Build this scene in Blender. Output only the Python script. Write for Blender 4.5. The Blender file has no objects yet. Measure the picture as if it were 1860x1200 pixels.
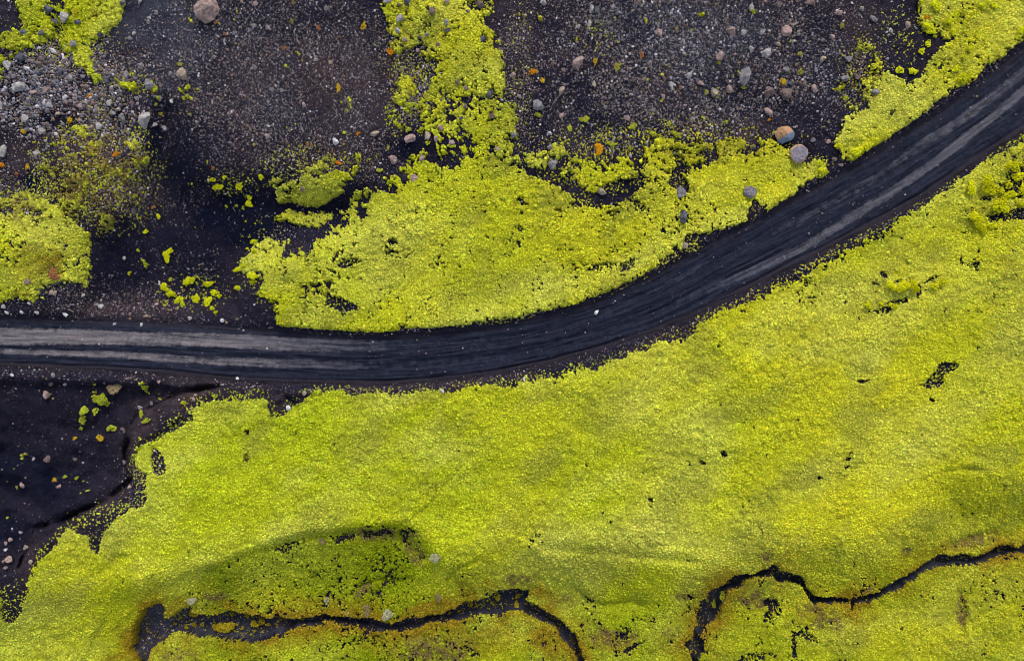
import bpy, math, random
import numpy as np

# ------------------------------------------------------------------ camera, sky, sun, exposure
S = 0.04            # metres per photograph pixel on the ground
H = 50.0            # flying height of the camera
scene = bpy.context.scene
COL = scene.collection
cam_d = bpy.data.cameras.new('camera')
cam = bpy.data.objects.new('camera', cam_d)
COL.objects.link(cam)
cam.location = (0, 0, H)
cam_d.sensor_width = 36.0
cam_d.lens = 36.0 * H / (1860 * S)
cam_d.clip_end = 3000
scene.camera = cam

SUN_EL, SUN_AZ = math.radians(38), math.radians(8)      # overcast, brighter towards the top of the picture
world = bpy.data.worlds.new('World')
scene.world = world
world.use_nodes = True
wn = world.node_tree.nodes
wl = world.node_tree.links
bg = wn['Background']
sky = wn.new('ShaderNodeTexSky')
sky.sky_type = 'NISHITA'
sky.sun_disc = False
sky.sun_elevation = SUN_EL
sky.sun_rotation = SUN_AZ
hs = wn.new('ShaderNodeHueSaturation')
hs.inputs['Saturation'].default_value = 0.6
wl.new(sky.outputs['Color'], hs.inputs['Color'])
wl.new(hs.outputs['Color'], bg.inputs['Color'])
bg.inputs['Strength'].default_value = 0.12
sun_d = bpy.data.lights.new('sun', 'SUN')
sun_d.energy = 1.3
sun_d.angle = math.radians(20)
sun_d.color = (1.0, 0.95, 0.87)
sun = bpy.data.objects.new('sun', sun_d)
COL.objects.link(sun)
# light comes from azimuth SUN_AZ (clockwise from +Y)
sun.rotation_euler = (math.radians(90) - SUN_EL, 0, math.pi - SUN_AZ)
scene.view_settings.view_transform = 'Standard'
scene.view_settings.look = 'None'
scene.view_settings.exposure = 1.5
scene.view_settings.gamma = 1.0
scene.view_settings.use_curve_mapping = False
scene.cycles.filter_width = 0.9

# ------------------------------------------------------------------ numpy helpers
RNG = np.random.default_rng(7)
random.seed(11)
TAB = RNG.random((256, 256)).astype(np.float32)
TABX = RNG.random((256, 256)).astype(np.float32)
TABY = RNG.random((256, 256)).astype(np.float32)


def vnoise(x, y, seed=0):
    xi = np.floor(x).astype(np.int32); yi = np.floor(y).astype(np.int32)
    fx = (x - xi).astype(np.float32); fy = (y - yi).astype(np.float32)
    fx = fx * fx * (3 - 2 * fx); fy = fy * fy * (3 - 2 * fy)
    xi = xi + seed * 37; yi = yi + seed * 91
    a = TAB[xi & 255, yi & 255]; b = TAB[(xi + 1) & 255, yi & 255]
    c = TAB[xi & 255, (yi + 1) & 255]; d = TAB[(xi + 1) & 255, (yi + 1) & 255]
    return ((a * (1 - fx) + b * fx) * (1 - fy) + (c * (1 - fx) + d * fx) * fy) * 2 - 1


def fbm(x, y, size, octv=3, seed=0):
    r = 0; amp = 1.0; tot = 0; f = 1.0 / size
    for k in range(octv):
        c, s = math.cos(k * 0.9 + seed), math.sin(k * 0.9 + seed)
        r = r + amp * vnoise((x * c - y * s) * f + 17 * k, (x * s + y * c) * f - 31 * k, seed + k)
        tot += amp; amp *= 0.5; f *= 2.03
    return r / tot * 1.5


def worley(x, y, size, seed=0):
    x = x / size; y = y / size
    xi = np.floor(x).astype(np.int32); yi = np.floor(y).astype(np.int32)
    best = np.full(x.shape, 9.0, np.float32)
    for dx in (-1, 0, 1):
        for dy in (-1, 0, 1):
            cx = xi + dx; cy = yi + dy
            hx = TABX[(cx + seed * 13) & 255, (cy + seed * 57) & 255]
            hy = TABY[(cx + seed * 13) & 255, (cy + seed * 57) & 255]
            d = (cx + hx - x) ** 2 + (cy + hy - y) ** 2
            best = np.minimum(best, d)
    return np.sqrt(best)


def sstep(a, b, x):
    t = np.clip((x - a) / (b - a), 0, 1)
    return t * t * (3 - 2 * t)


def lerp(a, b, t):
    return a + (b - a) * t


# lattice of the traced fields, in photograph pixels
LX0, LY0, LX1, LY1, LS = -480, -480, 2340, 1680, 3
LPX, LPY = np.meshgrid(np.arange(LX0, LX1 + 1, LS, dtype=np.float32), np.arange(LY0, LY1 + 1, LS, dtype=np.float32))
LNY, LNX = LPX.shape


def sample(F, px, py):
    x = np.clip((px - LX0) / LS, 0, LNX - 1.001); y = np.clip((py - LY0) / LS, 0, LNY - 1.001)
    xi = x.astype(np.int32); yi = y.astype(np.int32)
    fx = x - xi; fy = y - yi
    return ((F[yi, xi] * (1 - fx) + F[yi, xi + 1] * fx) * (1 - fy)
            + (F[yi + 1, xi] * (1 - fx) + F[yi + 1, xi + 1] * fx) * fy)


def seg_dist(X, Y, pts, closed):
    n = len(pts)
    best = np.full(X.shape, 1e9, np.float32)
    par = np.zeros(X.shape, np.float32)
    ins = np.zeros(X.shape, bool)
    for k in range(n if closed else n - 1):
        x0, y0 = pts[k][:2]; x1, y1 = pts[(k + 1) % n][:2]
        dx, dy = x1 - x0, y1 - y0
        L = dx * dx + dy * dy + 1e-9
        t = np.clip(((X - x0) * dx + (Y - y0) * dy) / L, 0, 1)
        d = (X - x0 - t * dx) ** 2 + (Y - y0 - t * dy) ** 2
        m = d < best
        best = np.where(m, d, best)
        par = np.where(m, k + t, par)
        if closed and y0 != y1:
            ins ^= ((Y < y0) != (Y < y1)) & (X < x0 + (Y - y0) / (y1 - y0) * dx)
    return np.sqrt(best), par, ins


def poly_sd(pts, margin=160):
    """signed distance (positive inside), clamped to -margin away from the polygon"""
    xs = [p[0] for p in pts]; ys = [p[1] for p in pts]
    i0 = max(0, int((min(xs) - margin - LX0) / LS)); i1 = min(LNX, int((max(xs) + margin - LX0) / LS) + 2)
    j0 = max(0, int((min(ys) - margin - LY0) / LS)); j1 = min(LNY, int((max(ys) + margin - LY0) / LS) + 2)
    F = np.full(LPX.shape, -float(margin), np.float32)
    if i1 > i0 and j1 > j0:
        X = LPX[j0:j1, i0:i1]; Y = LPY[j0:j1, i0:i1]
        d, _, ins = seg_dist(X, Y, pts, True)
        F[j0:j1, i0:i1] = np.maximum(np.where(ins, d, -d), -margin)
    return F


def ell(cx, cy, rx, ry, rot=0.0):
    """soft ellipse: 1 at the centre, 0 on the rim, negative outside"""
    c, s = math.cos(math.radians(rot)), math.sin(math.radians(rot))
    X = LPX - cx; Y = LPY - cy
    return 1 - np.sqrt(((X * c + Y * s) / rx) ** 2 + ((-X * s + Y * c) / ry) ** 2)


# ------------------------------------------------------------------ traced outlines (photograph pixels)
ROAD_UP = [(-600, 566), (0, 574), (120, 577), (210, 580), (300, 583), (420, 590), (500, 594), (560, 602), (640, 608), (700, 606), (770, 602),
           (850, 593), (930, 582), (1000, 568), (1060, 552), (1120, 528), (1180, 500), (1240, 468), (1300, 434),
           (1360, 405), (1420, 370), (1480, 338), (1530, 305), (1580, 280), (1640, 238), (1700, 200), (1760, 160),
           (1810, 124), (1860, 82), (2500, -450)]
ROAD_LO = [(-600, 640), (0, 667), (150, 673), (300, 681), (390, 691), (480, 697), (560, 699), (700, 700), (800, 694), (900, 681),
           (1000, 661), (1100, 634), (1180, 608), (1260, 577), (1340, 538), (1420, 497), (1500, 457), (1600, 406),
           (1680, 361), (1760, 306), (1860, 241), (2500, -250)]
# wheel tracks: x, y, half width, how dry
TRACK_A = [(-600, 600, 16, .95), (0, 610, 17, 1.0), (150, 612, 16, 1.0), (260, 615, 13, .85), (330, 616, 15, .75), (420, 619, 14, 1.0), (500, 624, 15, .95),
           (600, 628, 14, .85), (680, 627, 12, .7), (740, 624, 10, .45), (850, 619, 8, .4), (930, 611, 8, .4),
           (1000, 598, 7, .2), (1080, 566, 7, .25), (1150, 541, 8, .4), (1230, 507, 8, .5), (1300, 473, 8, .4), (1390, 430, 8, .35),
           (1450, 404, 8, .5), (1500, 372, 8, .5), (1560, 342, 9, .55), (1620, 303, 9, .5), (1690, 252, 10, .75), (1750, 215, 10, .75),
           (1800, 178, 10, .7), (1860, 130, 12, .7), (2500, -350, 10, .6)]
TRACK_B = [(-600, 632, 6, .6), (0, 638, 6, .75), (100, 641, 6, .85), (200, 643, 7, .9), (300, 650, 9, .75), (400, 656, 9, .7), (470, 658, 10, .75), (560, 661, 10, .7),
           (650, 664, 9, .6), (740, 661, 8, .4), (820, 657, 8, .4), (900, 649, 6, .35), (1000, 628, 5, .2), (1100, 598, 5, .2), (1200, 560, 6, .35),
           (1266, 533, 7, .6), (1330, 508, 9, .8), (1400, 477, 9, .85), (1460, 449, 9, .85), (1513, 416, 9, .85), (1607, 357, 10, .85), (1687, 303, 9, .9),
           (1753, 252, 10, .95), (1800, 215, 9, .9), (1860, 164, 9, .9), (2500, -320, 9, .8)]
CH1_UP = [(260, 1107), (280, 1099), (292, 1096), (299, 1107), (300, 1123), (315, 1117), (331, 1105), (349, 1100), (352, 1112), (387, 1115),
          (416, 1109), (453, 1112), (471, 1123), (513, 1119), (532, 1123), (567, 1121), (588, 1116), (633, 1120), (673, 1121),
          (713, 1131), (740, 1121), (780, 1117), (812, 1112), (833, 1099), (847, 1093), (873, 1088), (892, 1081), (900, 1072),
          (920, 1069), (957, 1070), (960, 1079), (951, 1089), (973, 1099), (1005, 1115), (1027, 1131), (1045, 1152), (1051, 1176), (1064, 1204), (1085, 1260), (1100, 1400)]
CH1_LO = [(1060, 1400), (1060, 1260), (1051, 1204), (1040, 1179), (1019, 1160), (1008, 1136), (989, 1128), (968, 1120), (950, 1108), (920, 1108), (913, 1117),
          (887, 1115), (871, 1112), (855, 1117), (833, 1124), (780, 1128), (767, 1136), (727, 1145), (687, 1143), (668, 1139),
          (647, 1132), (620, 1131), (601, 1128), (591, 1124), (572, 1136), (548, 1135), (527, 1140), (508, 1149), (479, 1160),
          (453, 1167), (427, 1161), (400, 1157), (379, 1155), (355, 1152), (333, 1149), (315, 1147), (293, 1163), (275, 1176),
          (269, 1200), (262, 1260), (240, 1400)]
CH1 = CH1_UP + CH1_LO + [(210, 1400), (240, 1260), (251, 1200), (240, 1176), (243, 1163), (248, 1136)]
CH2_UP = [(1240, 1300), (1256, 1200), (1256, 1184), (1243, 1170), (1245, 1164), (1261, 1165), (1263, 1147), (1267, 1136), (1264, 1117), (1269, 1107),
          (1275, 1091), (1293, 1072), (1315, 1063), (1333, 1047), (1347, 1043), (1368, 1040), (1393, 1034), (1404, 1025),
          (1415, 1037), (1444, 1041), (1460, 1049), (1465, 1067), (1479, 1081), (1500, 1085), (1529, 1084), (1545, 1087),
          (1567, 1081), (1588, 1076), (1607, 1065), (1625, 1055), (1657, 1039), (1679, 1024), (1700, 1012), (1711, 1004),
          (1724, 1011), (1751, 1005), (1767, 1012), (1793, 1003), (1812, 989), (1831, 987), (1839, 994), (1855, 994), (1875, 985), (2400, 900)]
CH2_LO = [(2400, 925), (1870, 1008), (1849, 1001), (1831, 1005), (1807, 1010), (1780, 1023), (1753, 1027), (1732, 1025), (1700, 1027), (1679, 1036),
          (1657, 1052), (1625, 1072), (1607, 1077), (1583, 1089), (1553, 1094), (1548, 1109), (1543, 1107), (1544, 1094),
          (1513, 1093), (1476, 1094), (1463, 1080), (1455, 1061), (1439, 1055), (1412, 1053), (1401, 1042), (1379, 1045),
          (1352, 1051), (1344, 1064), (1331, 1068), (1317, 1070), (1312, 1090), (1305, 1112), (1299, 1125), (1288, 1131),
          (1275, 1147), (1267, 1152), (1279, 1163), (1275, 1181), (1265, 1200), (1260, 1300)]
CH2 = CH2_UP + CH2_LO
FIELD_N = [(345, 745), (370, 730), (400, 726), (480, 722), (487, 735), (490, 757), (520, 758), (528, 745), (548, 724), (575, 714), (640, 719),
           (730, 719), (800, 711), (870, 704), (930, 700), (1010, 688), (1080, 668), (1150, 646), (1200, 627), (1258, 605),
           (1275, 588), (1310, 570), (1400, 531), (1480, 486), (1560, 443), (1640, 397), (1700, 352), (1760, 305), (1800, 278), (1870, 252), (2500, -200)]
FIELD = FIELD_N + [(2500, 1800), (-600, 1800), (-600, 1120), (-30, 1090), (0, 1080), (40, 1065), (66, 1050), (78, 1012), (108, 985), (128, 960), (150, 962),
                   (188, 952), (215, 935), (258, 915), (268, 895), (262, 862), (246, 842), (252, 818), (288, 812), (300, 790), (318, 770)]
BANK1 = list(reversed(CH1_LO[:-2])) + [(1100, 1800), (200, 1800), (262, 1260)]
BANK2 = CH2_LO[:-1] + [(1260, 1800), (2500, 1800), (2500, 925)]
OVAL = [(465, 490), (470, 470), (490, 458), (520, 470), (545, 442), (590, 432), (640, 420), (662, 400), (655, 372), (690, 350), (722, 345), (738, 333),
        (712, 300), (760, 295), (790, 290), (820, 300), (850, 288), (880, 285), (900, 295), (950, 308), (1000, 330), (1040, 352),
        (1052, 375), (1100, 370), (1130, 357), (1160, 338), (1200, 322), (1240, 308), (1300, 290), (1350, 283), (1400, 260), (1432, 275),
        (1460, 305), (1500, 292), (1502, 312), (1475, 338), (1440, 358), (1392, 390), (1368, 362), (1352, 400), (1300, 422), (1262, 430),
        (1238, 455), (1195, 477), (1172, 503), (1110, 531), (1060, 552), (990, 570), (930, 580), (850, 590), (770, 599),
        (700, 603), (640, 602), (560, 596), (512, 587), (493, 562), (500, 550), (462, 535), (470, 515)]
TONGUE = [(735, -300), (880, -300), (886, -20), (890, 40), (900, 80), (916, 130), (936, 190), (938, 245), (905, 272), (862, 255), (830, 222), (806, 182), (800, 140),
          (788, 100), (750, 60), (700, 40), (688, -20), (680, -300)]
TONGUE_SP = [(690, -20), (800, 30), (815, 170), (850, 250), (760, 240), (706, 235), (697, 200), (705, 150), (700, 60)]
STRIP = [(1665, -300), (1672, -20), (1668, 45), (1690, 62), (1722, 72), (1692, 100), (1682, 130), (1645, 150), (1610, 130), (1590, 150), (1584, 195), (1530, 215),
         (1515, 258), (1530, 288), (1556, 290), (1600, 256), (1640, 226), (1700, 187), (1760, 147), (1800, 116), (1840, 84), (1880, 52), (2500, -460), (2500, -480)]
NW = [(35, -300), (225, -300), (224, 25), (205, 56), (176, 76), (166, 112), (172, 135), (150, 132), (130, 96), (60, 70), (42, 92), (30, 112), (0, 125),
      (-300, 130), (-300, 60), (10, 64), (38, 48), (34, 20)]
MOUND = [(-300, 350), (0, 355), (50, 345), (100, 370), (140, 400), (160, 425), (171, 455), (166, 490), (155, 512), (130, 508), (116, 522), (78, 515), (76, 537),
         (30, 550), (-300, 560)]
MOUND_SP = [(60, 250), (140, 240), (200, 230), (275, 238), (276, 288), (242, 348), (236, 400), (205, 418), (170, 405), (150, 410), (110, 370), (60, 320)]
HOLLOW = [(300, 210), (340, 330), (480, 330), (560, 350), (650, 360), (640, 410), (540, 440), (460, 480), (440, 570), (300, 575), (160, 560),
          (165, 500), (180, 440), (240, 400), (250, 340), (280, 270)]
BASIN = [(-500, 688), (0, 694), (200, 697), (330, 701), (392, 702), (368, 706), (338, 712), (300, 722), (258, 744), (234, 790), (240, 840), (245, 885), (190, 915), (120, 940), (60, 962), (30, 1030), (-20, 1060), (-500, 1080)]
CREST = [(-500, 1120), (100, 1060), (300, 1040), (420, 1010), (470, 985), (560, 962), (640, 955), (740, 942), (770, 965), (800, 990), (900, 990), (1000, 985),
         (1160, 1008), (1300, 1012), (1400, 985), (1600, 970), (1660, 920), (1700, 855), (1770, 850), (1900, 870), (2500, 860), (2500, 1800), (-500, 1800)]

# ------------------------------------------------------------------ fields on the lattice
sd_ch1 = poly_sd(CH1, 120); sd_ch2 = poly_sd(CH2, 120)
SD_CH = np.maximum(sd_ch1, sd_ch2)
d_up, par_up, _ = seg_dist(LPX, LPY, ROAD_UP, False)
d_lo, _, _ = seg_dist(LPX, LPY, ROAD_LO, False)
sd_road = poly_sd(ROAD_UP + list(reversed(ROAD_LO)), 400)
_cum = np.concatenate([[0], np.cumsum([math.dist(a, b) for a, b in zip(ROAD_UP[:-1], ROAD_UP[1:])])])
ROAD_U = np.interp(par_up, np.arange(len(ROAD_UP)), _cum).astype(np.float32)
ROAD_V = (d_lo / (d_lo + d_up + 1e-3)).astype(np.float32)
DRY = np.zeros_like(LPX)
RUT = np.zeros_like(LPX)
for T in (TRACK_A, TRACK_B):
    d, par, _ = seg_dist(LPX, LPY, T, False)
    w = np.interp(par, np.arange(len(T)), [t[2] for t in T])
    g = np.interp(par, np.arange(len(T)), [t[3] for t in T])
    DRY = np.maximum(DRY, g * sstep(1.35, 0.5, d / w))
    RUT = np.maximum(RUT, np.exp(-(d / 11) ** 2))
hollow = sstep(-45, 50, poly_sd(HOLLOW))
basin_sd = poly_sd(BASIN)
basin = sstep(-5, 120, basin_sd)
low = sstep(-10, 110, poly_sd(CREST, 200))
mound_all = np.maximum(poly_sd(MOUND), poly_sd(MOUND_SP))
road_near = sstep(-55, 5, sd_road)
BR = fbm(LPX, LPY, 190, 4, 3)
HM = (0.45 * BR * (1 - road_near) + 0.10 * 0.6 * fbm(LPX, LPY, 45, 3, 5) * (1 - 0.7 * road_near) - .36 * sstep(-3, 18, poly_sd([(380, 1020), (475, 984), (560, 962), (640, 954), (735, 942), (768, 964), (800, 1010), (860, 1060), (900, 1500), (0, 1500), (200, 1080)], 60))
      - 1.8 * hollow - 1.4 * basin - 2.0 * low
      + 1.2 * sstep(-12, 110, mound_all)
      - 0.35 * sstep(-14, 6, sd_road))
HM = HM.astype(np.float32)
# erosion scarp of the south-western basin, shallow gullies in it
HM -= (0.7 * sstep(-2, 4, basin_sd + 7 * fbm(LPX, LPY, 30, 3, 8))).astype(np.float32)
HM += (basin * 0.9 * fbm(LPX * 0.9 + LPY * 0.45, LPY * 1.3 - LPX * 0.5, 85, 3, 12)).astype(np.float32)
for pts, wdt, hgt in (([(396, 702), (372, 705), (340, 712), (300, 725), (258, 746), (240, 775), (228, 820), (238, 872), (200, 905), (130, 938), (62, 962), (34, 1030)], 4.5, -.75),
                      ([(330, 704), (300, 709), (280, 716), (246, 738), (226, 770), (214, 818), (222, 866), (190, 892), (124, 924), (50, 950)], 9, .22),
                      ([(-40, 850), (20, 862), (70, 888), (112, 925)], 15, .55), ([(150, 850), (128, 890), (104, 930)], 12, .4), ([(-40, 930), (20, 925), (60, 945)], 14, .4),
                      ([(330, 762), (300, 786), (262, 806), (240, 840)], 5, -.35), ([(505, 712), (530, 728), (540, 745)], 5, -.4), ([(560, 712), (520, 716), (500, 730)], 5, .2)):
    d, _, _ = seg_dist(LPX, LPY, pts, False)
    HM += (hgt * np.exp(-(d / wdt) ** 2) * (.75 + .6 * fbm(LPX, LPY, 24, 2, 88))).astype(np.float32)
# small scarp ridge under the southern crest
for pts, wdt, hgt in (([(505, 985), (560, 972), (640, 962), (700, 963), (740, 982), (768, 1012)], 9, -.32),
                      ([(640, 1078), (660, 1060), (690, 1050), (730, 1052)], 5, -.3),
                      ([(985, 992), (1060, 998), (1150, 1008), (1260, 1018)], 8, -.25),
                      ([(1050, 1070), (1065, 1090), (1100, 1098), (1150, 1090), (1170, 1098)], 7, -.3),
                      ([(1715, 852), (1775, 850), (1790, 868)], 6, -.15),
                      ([(810, 1052), (835, 1027), (870, 1015)], 3.5, -.25),
                      ([(1690, 1010), (1740, 980), (1800, 965)], 8, -.3),
                      ([(1741, 1075), (1747, 1110), (1742, 1150)], 7, -.3),
                      ([(175, 1045), (205, 1025), (225, 1008)], 9, -.22),
                      ([(745, 945), (790, 905), (830, 855), (860, 820)], 4, -.14)):
    d, _, _ = seg_dist(LPX, LPY, pts, False)
    HM += (hgt * np.exp(-(d / wdt) ** 2)).astype(np.float32)

# moss density: 1.2 closed carpet, 0.5 half open
def dens(pts, v, f, out=-0.6):
    return lerp(out, v, sstep(-f, f, poly_sd(pts, 120)))

D_FIELD = dens(FIELD, 2.1, 17)
_in1 = poly_sd(BANK1, 60) > 0; _in2 = poly_sd(BANK2, 60) > 0
D_OVAL = np.maximum.reduce([
    dens(OVAL, 1.62, 20),
    dens([(845, 245), (940, 232), (955, 310), (860, 305)], .66, 12),
    dens([(680, 288), (760, 272), (850, 262), (960, 268), (1045, 300), (1045, 350), (900, 305), (700, 345)], .36, 12),
    dens([(640, 345), (720, 335), (700, 380), (640, 430), (560, 445), (480, 470), (455, 440), (560, 425), (630, 400)], .40, 12),
    dens([(500, 347), (520, 326), (570, 322), (610, 306), (665, 293), (645, 322), (622, 352), (600, 360), (575, 376), (530, 370), (505, 372)], 1.35, 8),
    dens([(498, 397), (525, 380), (560, 386), (598, 390), (592, 406), (575, 418), (552, 410), (520, 400)], 1.15, 7),
    dens([(600, 408), (635, 412), (630, 425), (600, 425)], .7, 6),
    dens([(940, 275), (1000, 265), (1080, 275), (1150, 285), (1200, 250), (1290, 255), (1380, 240), (1415, 265), (1300, 295), (1200, 330), (1130, 352), (1060, 352), (1000, 332), (950, 310)], .72, 14),
    dens([(1000, 330), (1030, 300), (1120, 310), (1200, 290), (1230, 315), (1120, 335), (1060, 345)], 1.0, 10),
    dens([(470, 335), (560, 300), (640, 270), (700, 275), (690, 320), (560, 330)], .36, 16),
    dens([(430, 480), (480, 430), (520, 450), (500, 560), (455, 520)], .6, 12)])
D_TONGUE = np.maximum(dens(TONGUE, 1.34, 16), dens(TONGUE_SP, .72, 14))
D_STRIP = np.maximum(dens(STRIP, 2.0, 12), dens([(1540, 60), (1610, 100), (1600, 190), (1540, 215), (1520, 170)], .18, 20))
D_NW = np.maximum.reduce([dens(NW, 1.08, 15), dens([(205, 138), (240, 150), (280, 140), (285, 165), (220, 165)], .62, 8),
                          dens([(-50, 100), (12, 120), (22, 150), (-50, 155)], .55, 10),
                          dens([(120, 100), (170, 105), (172, 135), (140, 130)], .55, 10)])
D_MOUND = np.maximum(dens(MOUND, 1.12, 13), dens(MOUND_SP, .28, 16))
D_MOUND = np.where(D_MOUND > 0, D_MOUND + .35 * sstep(-20, 60, LPY - 450 - .2 * (LPX - 60)) * sstep(-10, 30, poly_sd(MOUND)), D_MOUND)
DS = [D_NW, D_MOUND, D_TONGUE, D_OVAL, D_STRIP, D_FIELD]
PID = np.argmax(np.stack(DS), 0)
DEN = np.max(np.stack(DS), 0)
PID = np.where((PID == 5) & _in1, 6, PID)
PID = np.where((PID == 5) & _in2, 7, PID)
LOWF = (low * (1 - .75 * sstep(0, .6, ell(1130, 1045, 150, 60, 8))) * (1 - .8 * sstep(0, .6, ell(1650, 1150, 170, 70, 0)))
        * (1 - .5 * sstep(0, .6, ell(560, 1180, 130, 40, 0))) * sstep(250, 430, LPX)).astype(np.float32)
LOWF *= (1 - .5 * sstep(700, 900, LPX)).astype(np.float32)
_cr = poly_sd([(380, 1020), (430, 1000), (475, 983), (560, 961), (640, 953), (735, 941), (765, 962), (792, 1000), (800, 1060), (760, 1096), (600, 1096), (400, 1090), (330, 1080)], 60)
LOWF = np.maximum(LOWF, (.75 * sstep(-3, 14, _cr) * (1 - .35 * sstep(.2, .9, ell(680, 1060, 150, 60, 0)))).astype(np.float32))  # hummock below the crest: mask for moister moss and its painted slope shade
# thin places and bare holes: x, y, rx, ry, rotation, change
THIN = [(690, 967, 75, 9, -3, -.78), (742, 985, 11, 42, -40, -.85), (725, 1000, 10, 30, -35, -.7), (640, 974, 60, 9, -8, -.8), (520, 990, 40, 9, -12, -.8), (560, 1040, 130, 45, 0, -.12), (480, 1035, 50, 25, -15, -.3), (1020, 990, 110, 30, 8, -.28), (1180, 1010, 130, 16, 4, -.25),
        (1130, 1100, 110, 34, 5, -.22), (1120, 1150, 130, 38, -5, -.15), (1150, 1172, 30, 4, -30, -1.0), (1075, 1090, 30, 5, 40, -.9), (1420, 1105, 36, 26, 10, -.8), (1372, 1085, 34, 15, 0, -.6), (800, 1165, 90, 22, 0, -.2), (1375, 1190, 40, 10, -8, -.9), (1455, 1150, 26, 6, 10, -.8), (1440, 1170, 6, 24, 0, -.8),
        (175, 965, 15, 46, 10, -1.5), (155, 952, 24, 18, 0, -1.2), (198, 940, 14, 26, 20, -1.1), (22, 1105, 24, 30, 0, -1.5), (42, 1090, 16, 30, 20, -1.0), (258, 903, 12, 14, 0, -1.1), (262, 878, 8, 12, 0, -1.0), (330, 768, 26, 6, -35, -.9), (288, 838, 13, 27, -15, -1.5), (281, 832, 8, 10, 0, -1.0), (182, 975, 9, 42, 8, -1.3), (170, 950, 10, 25, 0, -.8), (165, 990, 30, 10, 20, -.7), (18, 1110, 18, 30, 0, -1.0), (48, 1075, 22, 16, 0, -.5), (35, 1120, 30, 10, 0, -.4),
        (447, 835, 6, 13, 10, -1.0), (450, 783, 6, 6, 0, -.9), (411, 858, 9, 4, 0, -.8), (537, 785, 8, 5, 35, -.9), (524, 778, 5, 5, 0, -.6), (677, 877, 14, 5, 10, -.6), (790, 887, 12, 7, 0, -.5),
        (1304, 727, 5, 12, -25, -1.1), (1313, 823, 8, 7, 0, -1.1), (1248, 840, 8, 8, 0, -1.1), (1273, 839, 9, 4, 15, -1.0), (1391, 828, 5, 5, 0, -1.0), (1181, 911, 14, 11, 0, -1.0), (1221, 911, 7, 7, 0, -.9), (1095, 930, 6, 6, 0, -.8), (1357, 911, 7, 5, 0, -.7),
        (1488, 866, 6, 6, 0, -1), (1535, 846, 7, 4, -30, -.9), (1540, 833, 14, 4, 10, -.6), (1568, 691, 16, 4, 0, -1.1), (1773, 634, 4, 7, 0, -.9), (1304, 628, 7, 5, 20, -.9), (1355, 628, 5, 8, 0, -.9), (1385, 632, 5, 4, 0, -.8), (1353, 708, 5, 5, 0, -.8),
        (1662, 738, 5, 5, 0, -.9), (1689, 725, 8, 5, 0, -.9), (1625, 738, 6, 4, 0, -.7), (1460, 515, 6, 9, 0, -.7), (1674, 443, 9, 4, 0, -.8), (1742, 474, 6, 17, -18, -1.2), (1768, 481, 9, 6, -30, -1.0), (1752, 562, 12, 5, -20, -.7), (1818, 527, 8, 4, -20, -.7),
        (1690, 506, 22, 4, -25, -.9), (1604, 500, 12, 7, 30, -1.1), (1588, 514, 9, 6, 0, -1.0), (1664, 527, 6, 15, 10, -1.2), (1625, 511, 18, 4, 0, -.8), (1632, 547, 24, 5, -12, -1.1), (1770, 385, 26, 10, -10, -.4),
        (1755, 423, 24, 5, -8, -1.0), (1790, 360, 14, 6, -10, -1.2), (1800, 330, 7, 22, 0, -.7), (1835, 285, 30, 12, -20, -.6), (1825, 262, 50, 14, -30, -.7), (1848, 320, 26, 26, 0, -1.1), (1815, 345, 18, 20, 0, -1.0), (1840, 350, 20, 20, 0, -1.0),
        (560, 490, 85, 75, 0, -.26), (1150, 360, 150, 30, -12, -.35), (635, 478, 24, 9, -14, -1.0), (620, 553, 28, 15, 12, -1.1), (716, 439, 13, 6, 0, -.8), (550, 522, 40, 8, 15, -.6), (575, 515, 14, 8, 0, -.7), (560, 450, 8, 14, 20, -.5), (790, 480, 60, 26, 20, -.16), (850, 425, 40, 12, 0, -.2), (905, 440, 16, 8, 0, -.45), (880, 510, 10, 6, 0, -.7),
        (1125, 338, 34, 12, -12, -1.3), (1060, 362, 30, 9, 25, -1.1), (1012, 325, 45, 5, 18, -.9), (1045, 372, 14, 7, 0, -.8), (1232, 333, 20, 14, 25, -1.3), (1165, 375, 22, 9, 30, -.7), (1115, 388, 14, 8, 0, -.6), (1060, 490, 55, 9, -12, -.75), (1140, 482, 20, 7, -20, -.6), (1210, 470, 26, 8, -15, -.6),
        (945, 415, 10, 7, 0, -.7), (950, 445, 14, 6, 0, -.5), (1220, 370, 10, 10, 0, -.4), (1240, 397, 15, 14, 0, -.8), (1256, 442, 16, 20, 0, -.9), (1385, 395, 14, 8, 0, -.5), (1275, 428, 40, 7, -15, -.5), (830, 597, 45, 6, -4, -.5), (910, 585, 50, 5, -8, -.6),
        (1652, 160, 13, 16, 0, -.9), (1700, 120, 12, 10, 0, -.7), (1620, 205, 10, 8, 0, -.7), (1760, 30, 34, 12, 0, -.5), (1725, 20, 18, 14, 0, -.35), (1745, 115, 10, 12, 0, -.6), (1765, 78, 18, 8, -20, -.5), (1735, 85, 26, 14, -20, -.3), (1590, 240, 40, 20, -30, .12),
        (870, 12, 22, 12, 0, -.7), (880, 72, 8, 12, 0, -.7), (892, 170, 9, 12, 0, -.8), (760, 120, 36, 34, 0, -.45), (726, 150, 12, 45, 0, -.3), (850, 170, 60, 90, 20, -.1),
        (110, 515, 24, 6, -10, -.8), (110, 465, 14, 5, 25, -.5), (45, 450, 12, 8, 0, -.35), (145, 470, 20, 5, -50, -.4), (60, 330, 30, 20, 0, -.3)]
HSPECK = np.zeros_like(LPX)
for (cx, cy, rx, ry, rot, dv) in THIN:
    m = ell(cx, cy, rx * 1.25, ry * 1.25, rot)
    if dv < -.5: HSPECK = np.maximum(HSPECK, .42 * sstep(-.2, .3, m))
    DEN = DEN + (1.75 if max(rx, ry) < 30 else 1.15) * dv * sstep(0, 0.6, m)
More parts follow.
